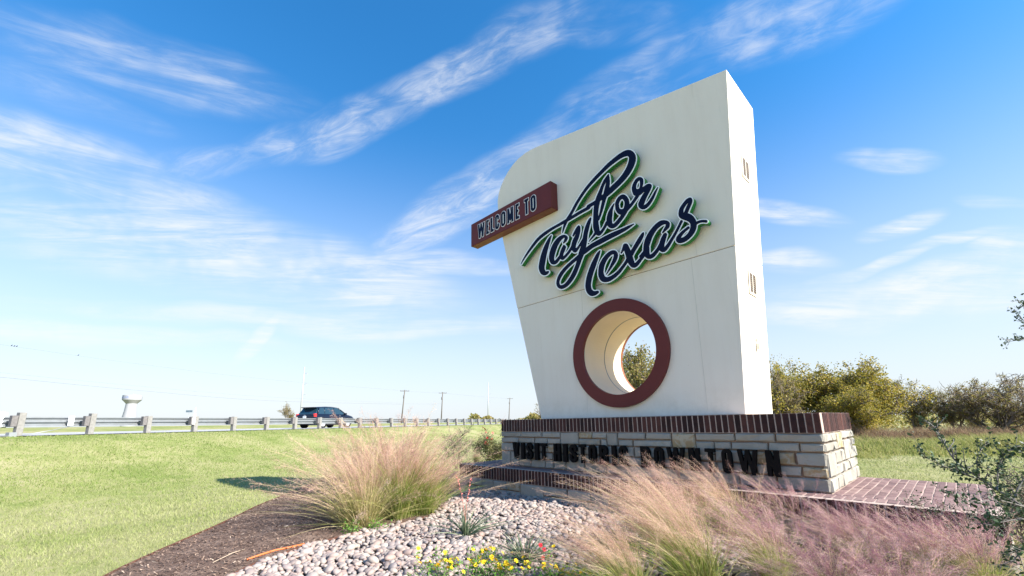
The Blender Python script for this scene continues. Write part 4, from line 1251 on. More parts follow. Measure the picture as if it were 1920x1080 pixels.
# ------------------------------------------------------------------ leafy plants
def leaves_mesh(name, C_, size, rng, up_bias=.3, aspect=.5, dirs=None):
    n = len(C_)
    d = rng.normal(size=(n, 3)) if dirs is None else dirs + rng.normal(0, .5, (n, 3))
    d[:, 2] += up_bias; d /= np.linalg.norm(d, axis=1)[:, None]
    s_ = np.cross(d, rng.normal(size=(n, 3))); s_ /= np.linalg.norm(s_, axis=1)[:, None]
    L = (size * rng.uniform(.6, 1.25, n))[:, None]
    V = np.stack([C_, C_ + d * L * .5 + s_ * L * aspect / 2, C_ + d * L, C_ + d * L * .5 - s_ * L * aspect / 2], 1).reshape(-1, 3)
    return mesh_np(name, V, np.arange(4 * n).reshape(-1, 4))
def skeleton(rng, H, spread, trunk_r, levels=4, nstem=3, kids=4, up=.35, first=.12):
    """recursive limbs: list of (points, radii, level)"""
    out = []
    def grow(p, d, L, r_, lev):
        pts = [p.copy()]; rad = [r_]
        nseg = 5 if lev < 2 else 4
        for k in range(nseg):
            d = d + rng.normal(0, .16 + .05 * lev, 3) + np.array([0, 0, up * .25]); d /= np.linalg.norm(d)
            p = p + d * L / nseg; pts.append(p.copy()); rad.append(r_ * (1 - .62 * (k + 1) / nseg))
        out.append((pts, rad, lev))
        if lev < levels:
            for _ in range(kids + (1 if lev == 1 else 0)):
                k = rng.integers(1 if lev else 1, nseg + 1)
                az = rng.uniform(0, 6.28)
                nd = d * .55 + np.array([math.cos(az), math.sin(az), rng.uniform(-.15, .7)]) * (.75 if lev < 2 else .9)
                nd /= np.linalg.norm(nd)
                grow(pts[k], nd, L * rng.uniform(.48, .72), max(rad[k] * .62, .004 * H), lev + 1)
    for s_ in range(nstem):
        az = rng.uniform(0, 6.28)
        d = np.array([math.cos(az) * spread, math.sin(az) * spread, 1.0]); d /= np.linalg.norm(d)
        grow(np.array([rng.normal(0, .03 * H), rng.normal(0, .03 * H), -.05]), d, H * rng.uniform(.42, .58), trunk_r, 0)
    return out
def tree_meshes(seed, H=4.5, spread=.55, leaf=.09, nleaf=14000, trunk_r=.09, nstem=3, kids=4, lvmin=2, jitter=.22, levels=4):
    rng = np.random.default_rng(seed)
    sk = skeleton(rng, H, spread, trunk_r, levels, nstem, kids)
    mb = MB()
    for pts, rad, lev in sk: mb.tube(pts, rad, 6 if lev < 2 else 3, cap=False)
    me_t = mesh_py('trunk', mb.V, mb.F, True)
    segs = [(pts, lev) for pts, rad, lev in sk if lev >= lvmin]
    C_ = []
    while len(C_) < nleaf:
        pts, lev = segs[rng.integers(len(segs))]
        k = rng.integers(0, len(pts) - 1); t = rng.random(); c = pts[k] * (1 - t) + pts[k + 1] * t
        m_ = rng.integers(4, 14); C_.extend(c + rng.normal(0, jitter * (.3 if lev > 2 else .5), (m_, 3)) + rng.normal(0, jitter * .4, 3))
    C_ = np.array(C_[:nleaf])
    return me_t, leaves_mesh('crown', C_, leaf, rng, .0, .62)
BARK = M_plain('bark', (0.224, 0.184, 0.144), .9, .1, var=.3, scale=14, bstr=.5)
LF_GOLD = M_leaf('leaf_golden_green', [(.0, (0.1075, 0.1124, 0.01955)), (.4, (0.2541, 0.2346, 0.0391)), (.7, (0.4301, 0.3323, 0.05865)), (1.0, (0.5865, 0.4105, 0.09775))], trans=.45)
LF_OLIVE = M_leaf('leaf_olive', [(.0, (0.119, 0.1326, 0.03421)), (.45, (0.2618, 0.2431, 0.06842)), (.8, (0.4284, 0.3205, 0.1173)), (1.0, (0.5712, 0.3757, 0.1564))], trans=.45)
LF_GREEN = M_leaf('leaf_green', [(.0, (.04, .085, .02)), (.5, (.10, .17, .04)), (.85, (.19, .22, .07)), (1.0, (.33, .25, .08))])
def tv(seed, mat, **k):
    a_, b_ = tree_meshes(seed, **k); a_.materials.append(BARK); b_.materials.append(mat); return a_, b_
T_DENSE = tv(10, LF_GOLD, H=4.4, spread=.75, nleaf=22000, leaf=.10, nstem=4, kids=4, jitter=.34, lvmin=1)
T_DENSE2 = tv(11, LF_GOLD, H=4.4, spread=.7, nleaf=20000, leaf=.10, nstem=4, kids=4, jitter=.32, lvmin=1)
T_THIN = tv(12, LF_OLIVE, H=4.4, spread=.45, nleaf=6500, leaf=.075, nstem=3, kids=4, jitter=.16)
T_OLIVE = tv(13, LF_OLIVE, H=4.4, spread=.75, nleaf=13000, leaf=.085, nstem=4, kids=4, jitter=.26)
T_FULL = tv(15, LF_OLIVE, H=4.4, spread=.6, nleaf=21000, leaf=.10, nstem=4, kids=4, jitter=.34, lvmin=1)
T_BARE = tv(14, LF_OLIVE, H=4.4, spread=.85, nleaf=9500, leaf=.075, nstem=6, kids=4, jitter=.13)
def tree(var, px, Y, top_y, label, name='scrub_tree', rz=0.0, group='scrub trees beyond the tall grass', wide=1.0):
    p = at_y(px, 800, Y); z0 = float(height(p[0], p[1]))
    ztop = at_y(px, top_y, Y)[2]
    zs_ = np.empty(len(var[1].vertices) * 3, np.float32); var[1].vertices.foreach_get('co', zs_); vt = float(np.percentile(zs_[2::3], 99.3))
    s_ = (ztop - z0) / vt
    t = thing(name, label, 'tree', (p[0], p[1], z0 - .02), group, rz)
    for nm_, me in zip(('trunk', 'crown'), var):
        o = obj(nm_, me, None, t, (0, 0, 0)); o.scale = (s_ * wide, s_ * wide, s_)
    return t
tree(T_DENSE, 1428, 24, 690, 'golden leaved tree half hidden behind the right edge of the tower', rz=1.0, wide=.8)
tree(T_THIN, 1490, 22, 688, 'thin sparse green tree just right of the tower', rz=.5, wide=.75)
tree(T_DENSE, 1562, 23, 682, 'dense golden green tree above the right corner of the plinth', rz=2.2, wide=.95)
tree(T_DENSE2, 1640, 23, 684, 'widest golden green tree, right of the plinth corner', rz=.3, wide=1.1)
tree(T_DENSE2, 1600, 20, 725, 'short golden tree filling the gap between the two large golden trees', rz=3.3, wide=1.2)
tree(T_OLIVE, 1722, 24, 714, 'brownish olive tree right of the widest golden tree', rz=.9, wide=1.0)
tree(T_THIN, 1792, 23, 730, 'low thin tree between the olive tree and the bare branched tree', rz=2.8, wide=1.2)
tree(T_BARE, 1868, 21, 708, 'nearly bare tree with many slanting limbs near the right edge', rz=1.2, wide=1.1)
tree(T_OLIVE, 1830, 26, 745, 'low olive tree behind the bare branched tree', rz=4.0, wide=1.2)
tree(T_BARE, 1960, 22, 715, 'bare branched tree cut by the right edge of the photo', rz=4.4, wide=1.0)
tree(T_FULL, 1200, 26, 664, 'rounded olive tree seen through the round hole of the tower', rz=.7, wide=.9)
tree(T_THIN, 1300, 27, 700, 'thin tree behind the tower, seen beside the olive tree in the hole', rz=.2)
tree(T_THIN, 1034, 38, 752, 'sparse tree just behind the lower left edge of the tower', rz=2.0, wide=.9)
tree(T_THIN, 541, 85, 757, 'small green tree behind the guardrail left of the dark car', 'roadside_tree', rz=1.1, group=None, wide=.95)

# far treelines: read as one mass
def treeline(name, pts, hmin, hmax, n, leaf, mat, label, seed):
    rng = np.random.default_rng(seed)
    P = np.array(pts); seg = rng.integers(0, len(P) - 1, n); t = rng.random(n)[:, None]
    c = P[seg] * (1 - t) + P[seg + 1] * t
    x = c[:, 0] + rng.normal(0, 1.5, n); y = c[:, 1] + rng.normal(0, 3, n)
    hh = hmin + (hmax - hmin) * (.5 + .5 * np.sin(x * .21 + 1.3 * np.sin(x * .07 + y * .02))) * (.75 + .25 * np.sin(x * .83))
    z = height(x, y) + hh * rng.random(n) ** .8
    o = obj(name, leaves_mesh(name, np.column_stack([x, y, z]), leaf, rng, 0, .9), mat, kind='stuff', label=label, category='treeline')
treeline('distant_trees', [(-22, 230), (-5, 225), (20, 215), (60, 200)], .5, 5.0, 9000, 1.1, LF_OLIVE, 'far dark treeline low on the horizon at the end of the guardrail', 3)
treeline('distant_scrub', [(12, 38), (24, 36), (40, 33), (58, 30)], .4, 1.8, 12000, .20, LF_OLIVE, 'dark scrub filling in behind the row of trees at the right', 4)

# tall weeds in front of the trees
rng = np.random.default_rng(21)
def weed_band(name, n, y0, y1, h0, h1, mat, label, px0=1400, px1=2150):
    px = rng.uniform(px0, px1, n); Yd = rng.uniform(y0, y1, n)
    rx = np.array([ray(q, 820)[0] / ray(q, 820)[1] for q in np.linspace(px0, px1, 50)])
    x = np.interp(px, np.linspace(px0, px1, 50), rx) * Yd
    fade = np.clip((Yd - y0) / .8, .25, 1)
    y = Yd + .35 * np.sin(x * 1.3) + .25 * np.sin(x * 3.1)
    H_ = (h0 + (h1 - h0) * rng.random(n)) * fade * (.62 + .34 * np.sin(x * .9 + y) * np.sin(x * .37 + 2) + .28 * np.sin(x * 2.7 + y * 1.9) * np.sin(y * 2.1))
    B0 = np.column_stack([x, y, height(x, y) - .02])
    t = np.linspace(0, 1, 4)[None, :, None]
    az_ = rng.uniform(0, 6.28, n); ln_ = rng.uniform(.1, .6, n)
    d = np.stack([np.cos(az_) * ln_ - .12, np.sin(az_) * ln_, np.zeros(n)], 1)
    Pc = B0[:, None, :] + H_[:, None, None] * (np.array([0, 0, 1.0])[None, None, :] * (t - .18 * t * t) + d[:, None, :] * t * t)
    V, Fq = ribbon_mesh(Pc, .019, rng)
    obj(name, mesh_np(name, V, Fq), mat, kind='stuff', label=label, category='tall grass')
WEED_G = M_leaf('weed_green', [(.0, (.07, .10, .03)), (.3, (.20, .25, .06)), (.6, (.38, .37, .13)), (.9, (.52, .44, .24))], .7, .2, .4)
WEED_B = M_leaf('weed_brown', [(.0, (0.1346, 0.09315, 0.0594)), (.5, (0.2794, 0.1863, 0.1287)), (.85, (0.3726, 0.2898, 0.1584)), (1.0, (0.3105, 0.3105, 0.1188))], .8, .1, .3)
weed_band('tall_green_weeds', 34000, 11.5, 16.5, .35, .68, WEED_G, 'tall green unmown grass between the right lawn and the trees')
weed_band('tall_brown_weeds', 24000, 16.0, 22.0, .5, .95, WEED_B, 'tall dry brown and pinkish grass at the foot of the trees')

# small shrubs and flowers
def shrub(name, label, cat, pos, H, W_, nleaf, leaf, mat, seed, group=None, levels=3, nstem=5, jit=.05, barkm=None, spread=.7, aspect=.5, kids=4):
    rng_ = np.random.default_rng(seed)
    sk = skeleton(rng_, H, spread * W_ / H, .010 * (H / .8), levels, nstem, kids)
    mx = max(p[2] for pts, _, _ in sk for p in pts)
    f_ = H / mx
    t = thing(name, label, cat, tuple(pos), group)
    mb = MB()
    for pts, rad, lev in sk: mb.tube([p * f_ for p in pts], [max(q * f_, .0012) for q in rad], 4, cap=False)
    obj('branches', mesh_py('branches', mb.V, mb.F, True), barkm or BARK, t)
    C_ = []
    segs = [pts for pts, _, lev in sk if lev >= 1]
    while len(C_) < nleaf:
        pts = segs[rng_.integers(len(segs))]; k = rng_.integers(0, len(pts) - 1); u = rng_.random()
        C_.extend((pts[k] * (1 - u) + pts[k + 1] * u) * f_ + rng_.normal(0, jit, (4, 3)))
    C_ = np.array(C_[:nleaf])
    C_[:, 2] = np.maximum(C_[:, 2], .01)
    obj('leaves', leaves_mesh('leaves', C_, leaf, rng_, .2, aspect), mat, t, kind='stuff')
    return t, C_
LF_ROSE = M_leaf('rose_leaf', [(.0, (.05, .075, .02)), (.5, (.15, .17, .06)), (.85, (.32, .27, .13)), (1.0, (.30, .17, .10))])
LF_BRIGHT = M_leaf('leaf_bright', [(.0, (.06, .17, .02)), (.5, (.14, .33, .04)), (1.0, (.25, .42, .08))])
LF_DARK = M_leaf('leaf_dark_glossy', [(.0, (.018, .035, .016)), (.5, (.04, .075, .03)), (.85, (.085, .13, .055)), (1.0, (.17, .20, .12))], .5, .3, .15)
LF_SAP = M_leaf('sapling_leaf', [(.0, (.08, .13, .035)), (.5, (.19, .27, .08)), (1.0, (.27, .31, .15))])
RED = M_plain('red_petal', (.62, .035, .05), .6, .3, var=.25, scale=30)
CORAL = M_plain('coral_petal', (.70, .22, .19), .6, .3, var=.15, scale=30)
YEL = M_plain('yellow_petal', (.85, .58, .02), .55, .3, var=.12, scale=40)
def blossom_mesh(name, r_, petals, seed, mat):
    rr = random.Random(seed); mb = MB()
    for layer in range(2):
        for k in range(petals):
            an = 2 * math.pi * (k + .5 * layer) / petals + rr.uniform(-.1, .1); q = r_ * (1 - .35 * layer)
            c, s_ = math.cos(an), math.sin(an); w_ = q * .42; zz_ = .25 * q + .3 * q * layer
            mb.add([(0, 0, .08 * q), (c * q * .6 - s_ * w_, s_ * q * .6 + c * w_, zz_), (c * q, s_ * q, zz_ * .9), (c * q * .6 + s_ * w_, s_ * q * .6 - c * w_, zz_)], [(0, 1, 2, 3)])
    me = mesh_py(name, mb.V, mb.F); me.materials.append(mat); return me
ROSE_B = [blossom_mesh('blossom', .044, 6, 1, RED), blossom_mesh('blossom', .044, 6, 2, CORAL)]
YEL_B = [blossom_mesh('blossom', .020, 6, 3, YEL), blossom_mesh('blossom', .016, 5, 4, YEL)]

pr_ = ground_at(915, 872); pr_ = np.array([pr_[0] + .12, pr_[1] + .3, pr_[2]])
ts, Cl = shrub('rose_shrub', 'leafy shrub with small red blossoms tucked behind the left corner of the plinth', 'shrub', pr_, 1.12, 1.05, 7000, .048, LF_ROSE, 51, jit=.07, nstem=7)
rgn = np.random.default_rng(8)
outer = Cl[np.argsort(-(Cl @ np.array([-.1, -.8, .75])))][:900]
for k in range(20):
    c = outer[rgn.integers(len(outer))]
    o = obj('blossom', ROSE_B[0 if k % 3 else 1], None, ts, tuple(c + np.array([0, -.02, .02])), (rgn.uniform(.4, 1.3), 0, rgn.uniform(0, 6)))
sp = ground_at(852, 884)
shrub('sapling_shrub', 'slender open green sapling behind the left grass cluster, rising above the guardrail line', 'shrub', sp + np.array([0, .4, -.02]), 1.30, .85, 1500, .034, LF_SAP, 52, jit=.03, nstem=4, spread=.5)
for k, (x, y, s_, lb) in enumerate([(663, 1000, .17, 'bright green leafy sprig low under the left grass, nearer the mulch'), (703, 995, .15, 'bright green leafy sprig at the foot of the left grass beside the stone edging')]):
    shrub('leafy_sprig', lb, 'small plant', ground_at(x, y), s_, .2, 420, .030, LF_BRIGHT, 60 + k, 'bright green sprigs under the left grass', levels=2, nstem=8, jit=.02)
# dark glossy shrub mixed into the purple grass
pd = ground_at(1812, 1075)
shrub('evergreen_shrub', 'dark small leaved shrub growing through the purple grass in front of the platform end', 'shrub', pd, .62, .7, 3200, .020, LF_DARK, 71, jit=.035, nstem=9)
pd = ground_at(1950, 1030)
shrub('evergreen_shrub', 'dark small leaved shrub cut by the lower right edge of the photo', 'shrub', pd, .75, .7, 4200, .020, LF_DARK, 72, jit=.035, nstem=9)

# grass-like red yucca rosettes
YUC = M_leaf('yucca_leaf', [(.0, (.05, .085, .05)), (.5, (.11, .16, .09)), (.85, (.24, .27, .17)), (1.0, (.42, .38, .25))], .45, .4, .15)
STALK = M_plain('pink_stalk', (.42, .15, .11), .6, .3, var=.2, scale=20)
def yucca(px, py, H_, label, seed, stalks=0):
    rng_ = np.random.default_rng(seed)
    p = ground_at(px, py) + np.array([0, 0, .03])
    t = thing('red_yucca', label, 'yucca', tuple(p), 'red yucca rosettes in the river stones')
    Pc = curves(105, rng_, H_, .75, .22, (0, 0, 0), .035, 7)
    V, Fq = ribbon_mesh(Pc, .010, rng_, .9)
    obj('leaves', mesh_np('leaves', V, Fq), YUC, t, kind='stuff')
    for k in range(stalks):
        a_ = 2.9 + k * 2.6
        pts = [np.array([math.cos(a_) * .14 * u * u * H_ * 2, math.sin(a_) * .1 * u, u * H_ * 1.75 - .1 * u ** 3]) for u in np.linspace(0, 1, 8)]
        st_ = MB(); st_.tube(pts, [.0038 - .0003 * i for i in range(8)], 5); so = st_.build('flower_stalk', STALK, t, True)
        fl = MB()
        for q in range(9):
            u = .50 + .48 * q / 9; i_ = min(int(u * 7), 6); c = pts[i_] + (pts[i_ + 1] - pts[i_]) * (u * 7 - i_)
            d_ = rng_.normal(0, 1, 3); d_ /= np.linalg.norm(d_)
            fl.tube([c, c + d_ * .012, c + d_ * .026], [.002, .0055, .001], 5)
        fl.build('buds', CORAL, so, True, kind='stuff')
yucca(872, 1012, .40, 'largest spiky green rosette with a pink flower stalk, left in the stone bed', 81, 2)
yucca(985, 1062, .30, 'smaller spiky rosette in the middle of the stone bed by the yellow flowers', 82)
yucca(1165, 1040, .30, 'spiky rosette at the right edge of the stones under the plumed grass', 83)
# little red sage flowers beside the second rosette
sg = ground_at(1010, 1062)
t = thing('red_sage', 'thin sprig with three small red flowers right of the middle rosette', 'flower', tuple(sg))
sm_ = MB()
ends = [(.02, 0, .16), (.05, .02, .12), (.035, -.02, .07)]
for e_ in ends: sm_.tube([(0, 0, 0), (e_[0] * .4, e_[1] * .5, e_[2] * .6), e_], .0015, 4)
sm_.build('stems', LF_SAP, t)
for e_ in ends: obj('blossom', ROSE_B[0], None, t, e_, (1.0, .3, 0)).scale = (.45,) * 3

def yellow(px, py, H_, nfl, seed, label):
    t, Cq = shrub('yellow_flower_plant', label, 'flowers', ground_at(px, py), H_, .28, 640, .022, LF_BRIGHT, seed, 'yellow flowering plants along the bottom edge', levels=2, nstem=7, jit=.016, spread=.8)
    top = Cq[np.argsort(-Cq[:, 2] - .2 * Cq[:, 1])][:120]
    rg = np.random.default_rng(seed)
    for k in range(int(nfl * 1.5)):
        c = top[rg.integers(len(top))] + np.array([0, 0, .008])
        obj('blossom', YEL_B[k % 2], None, t, tuple(c), (rg.uniform(.2, 1.0), rg.uniform(-.4, .4), rg.uniform(0, 6)))
for k, (x, y, h_, nf, lb) in enumerate([
    (808, 1088, .20, 13, 'leftmost yellow flowered plant on the river stones'), (862, 1096, .21, 13, 'yellow flowered plant second from the left'),
    (912, 1098, .20, 13, 'low yellow flowered plant below the largest rosette'), (925, 1056, .19, 8, 'yellow flowered plant standing highest among the stones, left of the middle rosette'),
    (962, 1098, .18, 12, 'yellow flowered plant just below the middle rosette'), (1012, 1100, .17, 10, 'yellow flowered plant right of and below the middle rosette'),
    (1055, 1094, .17, 10, 'yellow flowered plant toward the right end of the row'), (1100, 1096, .15, 8, 'rightmost yellow flowered plant before the plumed grass'),
    (868, 1062, .13, 5, 'small yellow flowered plant between the largest rosette and the bottom edge')]):
    yellow(x, y, h_, nf, 200 + k, lb)

# fallen things on the mulch
cb = MB()
pts = [ground_at(x, y) + np.array([0, 0, .03]) for x, y in ((462, 1056), (490, 1046), (515, 1038), (545, 1032), (570, 1026))]
cb.tube(pts, .009, 6)
ORANGE = M_plain('orange_strap', (.62, .16, .05), .5, .3, var=.1)
cb.build('orange_strap', ORANGE, None, True, label='orange strap lying on the mulch beside the stone edging', category='strap')
tw = MB()
for px_, n_ in (((398, 1062), 1), ((455, 1050), 2)):
    a_ = ground_at(*px_); b_ = ground_at(px_[0] + 60, px_[1] - 26)
    tw.tube([a_ + [0, 0, .03], (a_ + b_) / 2 + [0.02, 0, .05], b_ + [0, 0, .03]], .0035, 4)
    break
tw.build('dry_twig', M_plain('dry_twig_wood', (.50, .40, .30), .8, .1), None, True, label='pale dry twig lying on the dark mulch', category='twig')
# ------------------------------------------------------------------ overhanging branches at the right
def spray(t, paths, leaf, mat, seed, nper=26, rad=.006, twig=.12, lname='leaves'):
    """paths: main branch polylines (world); grows side twigs with leaves"""
    rg = np.random.default_rng(seed); org = np.array(t.location)
    mb = MB(org); C_ = []
    for pts, r0 in paths:
        P = [np.array(p, float) for p in pts]
        # resample smooth
        Q = [tuple(q) for q in [p[:3] for p in P]]
        Q = [np.array(q[:3]) for q in smooth3(Q, 5)]
        n = len(Q)
        mb.tube(Q, [r0 * .72 * (1 - .78 * i / n) for i in range(n)], 6, cap=False)
        for i in range(2, n):
            T = Q[i] - Q[i - 1]; T /= np.linalg.norm(T)
            for _ in range(int(nper * .12) + 1):
                if rg.random() > .56: continue
                d = T * .7 + rg.normal(0, .55, 3) + np.array([0, 0, .25]); d /= np.linalg.norm(d)
                L = twig * rg.uniform(.4, 1.4); base = Q[i] - T * rg.random() * .02
                tips = [base, base + d * L * .5 + rg.normal(0, .006, 3), base + d * L + rg.normal(0, .01, 3)]
                mb.tube(tips, [r0 * .26, r0 * .18, r0 * .08], 4, cap=False)
                for u in np.linspace(.15, 1, max(3, int(L / leaf * 1.1))):
                    c = tips[0] * (1 - u) + tips[2] * u
                    for _k in range(2): C_.append(c + rg.normal(0, leaf * .25, 3))
    mb.build('branches', BARKG, t, True)
    obj(lname, leaves_mesh(lname, np.array(C_) - org, leaf, rg, .15, .6), mat, t, kind='stuff')
def smooth3(P, n):
    P = [np.array(p, float) for p in P]; out = []
    for i in range(len(P) - 1):
        p0, p1, p2, p3 = P[max(i - 1, 0)], P[i], P[i + 1], P[min(i + 2, len(P) - 1)]
        for k in range(n):
            t = k / n
            out.append(.5 * ((2 * p1) + (-p0 + p2) * t + (2 * p0 - 5 * p1 + 4 * p2 - p3) * t * t + (-p0 + 3 * p1 - 3 * p2 + p3) * t ** 3))
    out.append(P[-1]); return out
BARKG = M_plain('grey_twig', (.17, .155, .14), .8, .2, var=.25, scale=30, bstr=.3)
base = at_y(2130, 1000, 2.0); base[2] = float(height(base[0], base[1]))
t = thing('holly_bush', 'grey twigged bush with small dark leaves reaching in from the right over the brick paving', 'bush', tuple(base))
bp = lambda x, y, d: at_y(x, y, d)
root = base + np.array([0, 0, .0])
fork = bp(2010, 1010, 2.15)
spray(t, [([root, (root + fork) / 2 + np.array([.0, 0, .1]), fork, bp(1930, 958, 2.2), bp(1880, 925, 2.25), bp(1835, 895, 2.3), bp(1790, 862, 2.35), bp(1762, 815, 2.4), bp(1748, 796, 2.42)], .014),
          ([bp(1845, 902, 2.3), bp(1800, 885, 2.3), bp(1765, 872, 2.32), bp(1722, 852, 2.35)], .006),
          ([bp(1870, 920, 2.25), bp(1872, 880, 2.3), bp(1885, 850, 2.3), bp(1905, 838, 2.3)], .006),
          ([bp(1835, 893, 2.3), bp(1832, 860, 2.3), bp(1850, 828, 2.35)], .005),
          ([bp(1900, 938, 2.2), bp(1915, 905, 2.2), bp(1945, 870, 2.2)], .007),
          ([bp(1920, 950, 2.2), bp(1870, 938, 2.15), bp(1820, 942, 2.1), bp(1790, 930, 2.1)], .005),
          ([bp(1950, 972, 2.15), bp(1900, 975, 2.1), bp(1855, 985, 2.1)], .006),
          ([fork, bp(1960, 930, 2.3), bp(1935, 890, 2.4), bp(1925, 850, 2.45)], .008),
          ([fork, bp(1990, 960, 2.0), bp(1940, 1010, 1.95), bp(1900, 1050, 1.95)], .008)],
      .021, LF_DARK, 301, 22, .006, .085)
b2 = at_y(2250, 800, 4.6); b2[2] = float(height(b2[0], b2[1]))
t = thing('overhanging_tree', 'small leafed branch tips entering against the sky at the right edge of the photo', 'tree', tuple(b2))
crown = at_y(2200, 560, 4.6)
tkm = MB(b2); tkm.tube([b2 - [0, 0, .05], b2 * .6 + crown * .4 + [0.05, 0, 0], crown], [.06, .045, .03], 8); tkm.build('trunk', BARK, t, True)
spray(t, [([crown, at_y(2080, 600, 4.5), at_y(1980, 625, 4.5), at_y(1925, 636, 4.5), at_y(1888, 637, 4.5)], .012),
          ([crown, at_y(2080, 570, 4.5), at_y(1990, 590, 4.5), at_y(1930, 604, 4.5), at_y(1912, 592, 4.5)], .012),
          ([crown, at_y(2080, 520, 4.5), at_y(1990, 545, 4.5), at_y(1935, 560, 4.5), at_y(1916, 575, 4.5)], .012),
          ([crown, at_y(2050, 660, 4.5), at_y(1970, 680, 4.5)], .012)], .030, LF_DARK, 302, 20, .006, .13)

# ------------------------------------------------------------------ guardrail
GALV = M_plain('galvanised_steel', (0.31, 0.3286, 0.3472), .42, .5, .55, var=.10, scale=3, bstr=.02)
TIMBER = M_plain('weathered_timber_post', (0.2313, 0.2244, 0.2142), .9, .15, var=.18, scale=10, bstr=.35)
DARKBLK = M_plain('dark_timber_block', (.16, .15, .15), .85, .2, var=.2, scale=12, bstr=.3)
REFL = M_plain('white_reflector', (.82, .82, .82), .5, .3, var=.03)
SP = 1.905
def rail_pt(k, off=0.0, z=0.0):
    p = RP + RU * SP * k + RN * off
    return np.array([p[0], p[1], float(height(*(RP + RU * SP * k))) + z])
gr = thing('guardrail', 'long grey steel guardrail on timber posts running along the road', 'guardrail', tuple(rail_pt(0)))
GO = np.array(gr.location)
u3 = np.array([RU[0], RU[1], 0]); n3 = np.array([RN[0], RN[1], 0])
prof = [(.0, .0), (.0, .04), (-.075, .075), (-.075, .125), (.0, .155), (.0, .185), (-.075, .215), (-.075, .265), (.0, .30), (.0, .335)]
NPOST = 36
rV, rF = [], []
ks = np.arange(-.15, NPOST * 1.0, .5)
for k in ks:
    b_ = rail_pt(k, -.27, .33)
    for (o_, z_) in prof: rV.append(b_ + n3 * o_ + dZ * z_ - GO)
m_ = len(prof)
for i in range(len(ks) - 1):
    for q in range(m_ - 1): rF.append((i * m_ + q, i * m_ + q + 1, (i + 1) * m_ + q + 1, (i + 1) * m_ + q))
ro = obj('rail', mesh_py('rail', rV, rF), GALV, gr)
sm2 = ro.modifiers.new('thickness', 'SOLIDIFY'); sm2.thickness = .004
def boxm(name, hx, hy, z0, z1, mat, bev=.008):
    mb = MB(); mb.abox(-hx, hx, -hy, hy, z0, z1)
    me = mesh_py(name, mb.V, mb.F); bm = bmesh.new(); bm.from_mesh(me)
    bmesh.ops.bevel(bm, geom=bm.edges[:], offset=bev, segments=1, affect='EDGES'); bm.to_mesh(me); bm.free()
    me.materials.append(mat); return me
pm_ = boxm('post', .10, .085, -.15, .72, TIMBER); pm2_ = boxm('post', .10, .085, -.15, .80, TIMBER)
bk_ = boxm('offset_block', .085, .075, .34, .70, DARKBLK)
ang = math.atan2(RU[1], RU[0])
for k in range(NPOST):
    p = rail_pt(k) - GO
    tall = k < 2
    po = obj('post', pm2_ if tall else pm_, None, gr, p, (rnd.uniform(-.012, .012), rnd.uniform(-.012, .012) - (.04 if tall else 0), ang + math.pi / 2 + rnd.uniform(-.04, .04)))
    bo = obj('offset_block', bk_, None, po, Vector((0, .165, 0)) if False else (0, .165, 0))
# end anchorage at the left
fb = MB(GO); c_ = rail_pt(-.02, 0, .02)
fb.box(c_ - u3 * .12 + n3 * .04, u3 * .09, n3 * .11, dZ * .13); fb.build('foundation_tube', GALV, gr)
ac = MB(GO); ac.tube([rail_pt(.02, .10, .04), rail_pt(.45, .02, .20), rail_pt(.85, -.12, .40)], .012, 6); ac.build('anchor_cable', GALV, gr, True)
gs_ = MB(GO); gs_.tube([rail_pt(-.1, .12, .03), rail_pt(-1.4, .1, .03)], .03, 6); gs_.build('ground_strut', GALV, gr, True)
wp = MB(GO); c_ = rail_pt(.72, -.12, .52); wp.box(c_, u3 * .08, n3 * .012, dZ * .17); wp.build('white_plate', REFL, gr)
dl = MB(GO); c_ = rail_pt(2.93, .10, .60); dl.box(c_, u3 * .055, n3 * .01, dZ * .24); dl.tube([c_ + dZ * .2, c_ + dZ * .52 + u3 * .02], .022, 6); dl.build('delineator', REFL, gr)

# ------------------------------------------------------------------ dark car driving away
PAINT = M_plain('dark_navy_paint', (0.0048, 0.0084, 0.021), .25, .5, .2, var=.1, scale=2, bstr=0, coat=.25)
GLASS = M_plain('tinted_glass', (0.015, 0.0375, 0.055), .06, .8, 0, var=.1, scale=2, bstr=0)
TYRE = M_plain('tyre_rubber', (.015, .015, .016), .85, .2)
RIM = M_plain('alloy_rim', (.70, .70, .72), .3, .5, .6, var=.05)
TAIL = M_plain('red_lens', (.62, .02, .02), .2, .5, coat=.5)
PLATEW = M_plain('licence_plate_white', (.80, .82, .85), .5, .3, var=.03)
CHROME = M_plain('chrome_trim', (.75, .76, .78), .15, .5, .9, var=.02)
PLASTIC = M_plain('black_plastic', (.012, .012, .013), .7, .3)
rw = at_y(602, 798, 34.0)
car_h = np.array([RU[0], RU[1], 0]); car_r = np.array([RN[0], RN[1], 0])
cpos = rw - car_r * .78 + car_h * (1.40)          # centre between the axles
cpos[2] = float(height(cpos[0], cpos[1])) + .03
car = thing('parked_car' if False else 'car', 'dark blue hatchback style family car driving away behind the guardrail', 'car', tuple(cpos), rz=math.atan2(car_h[1], car_h[0]))
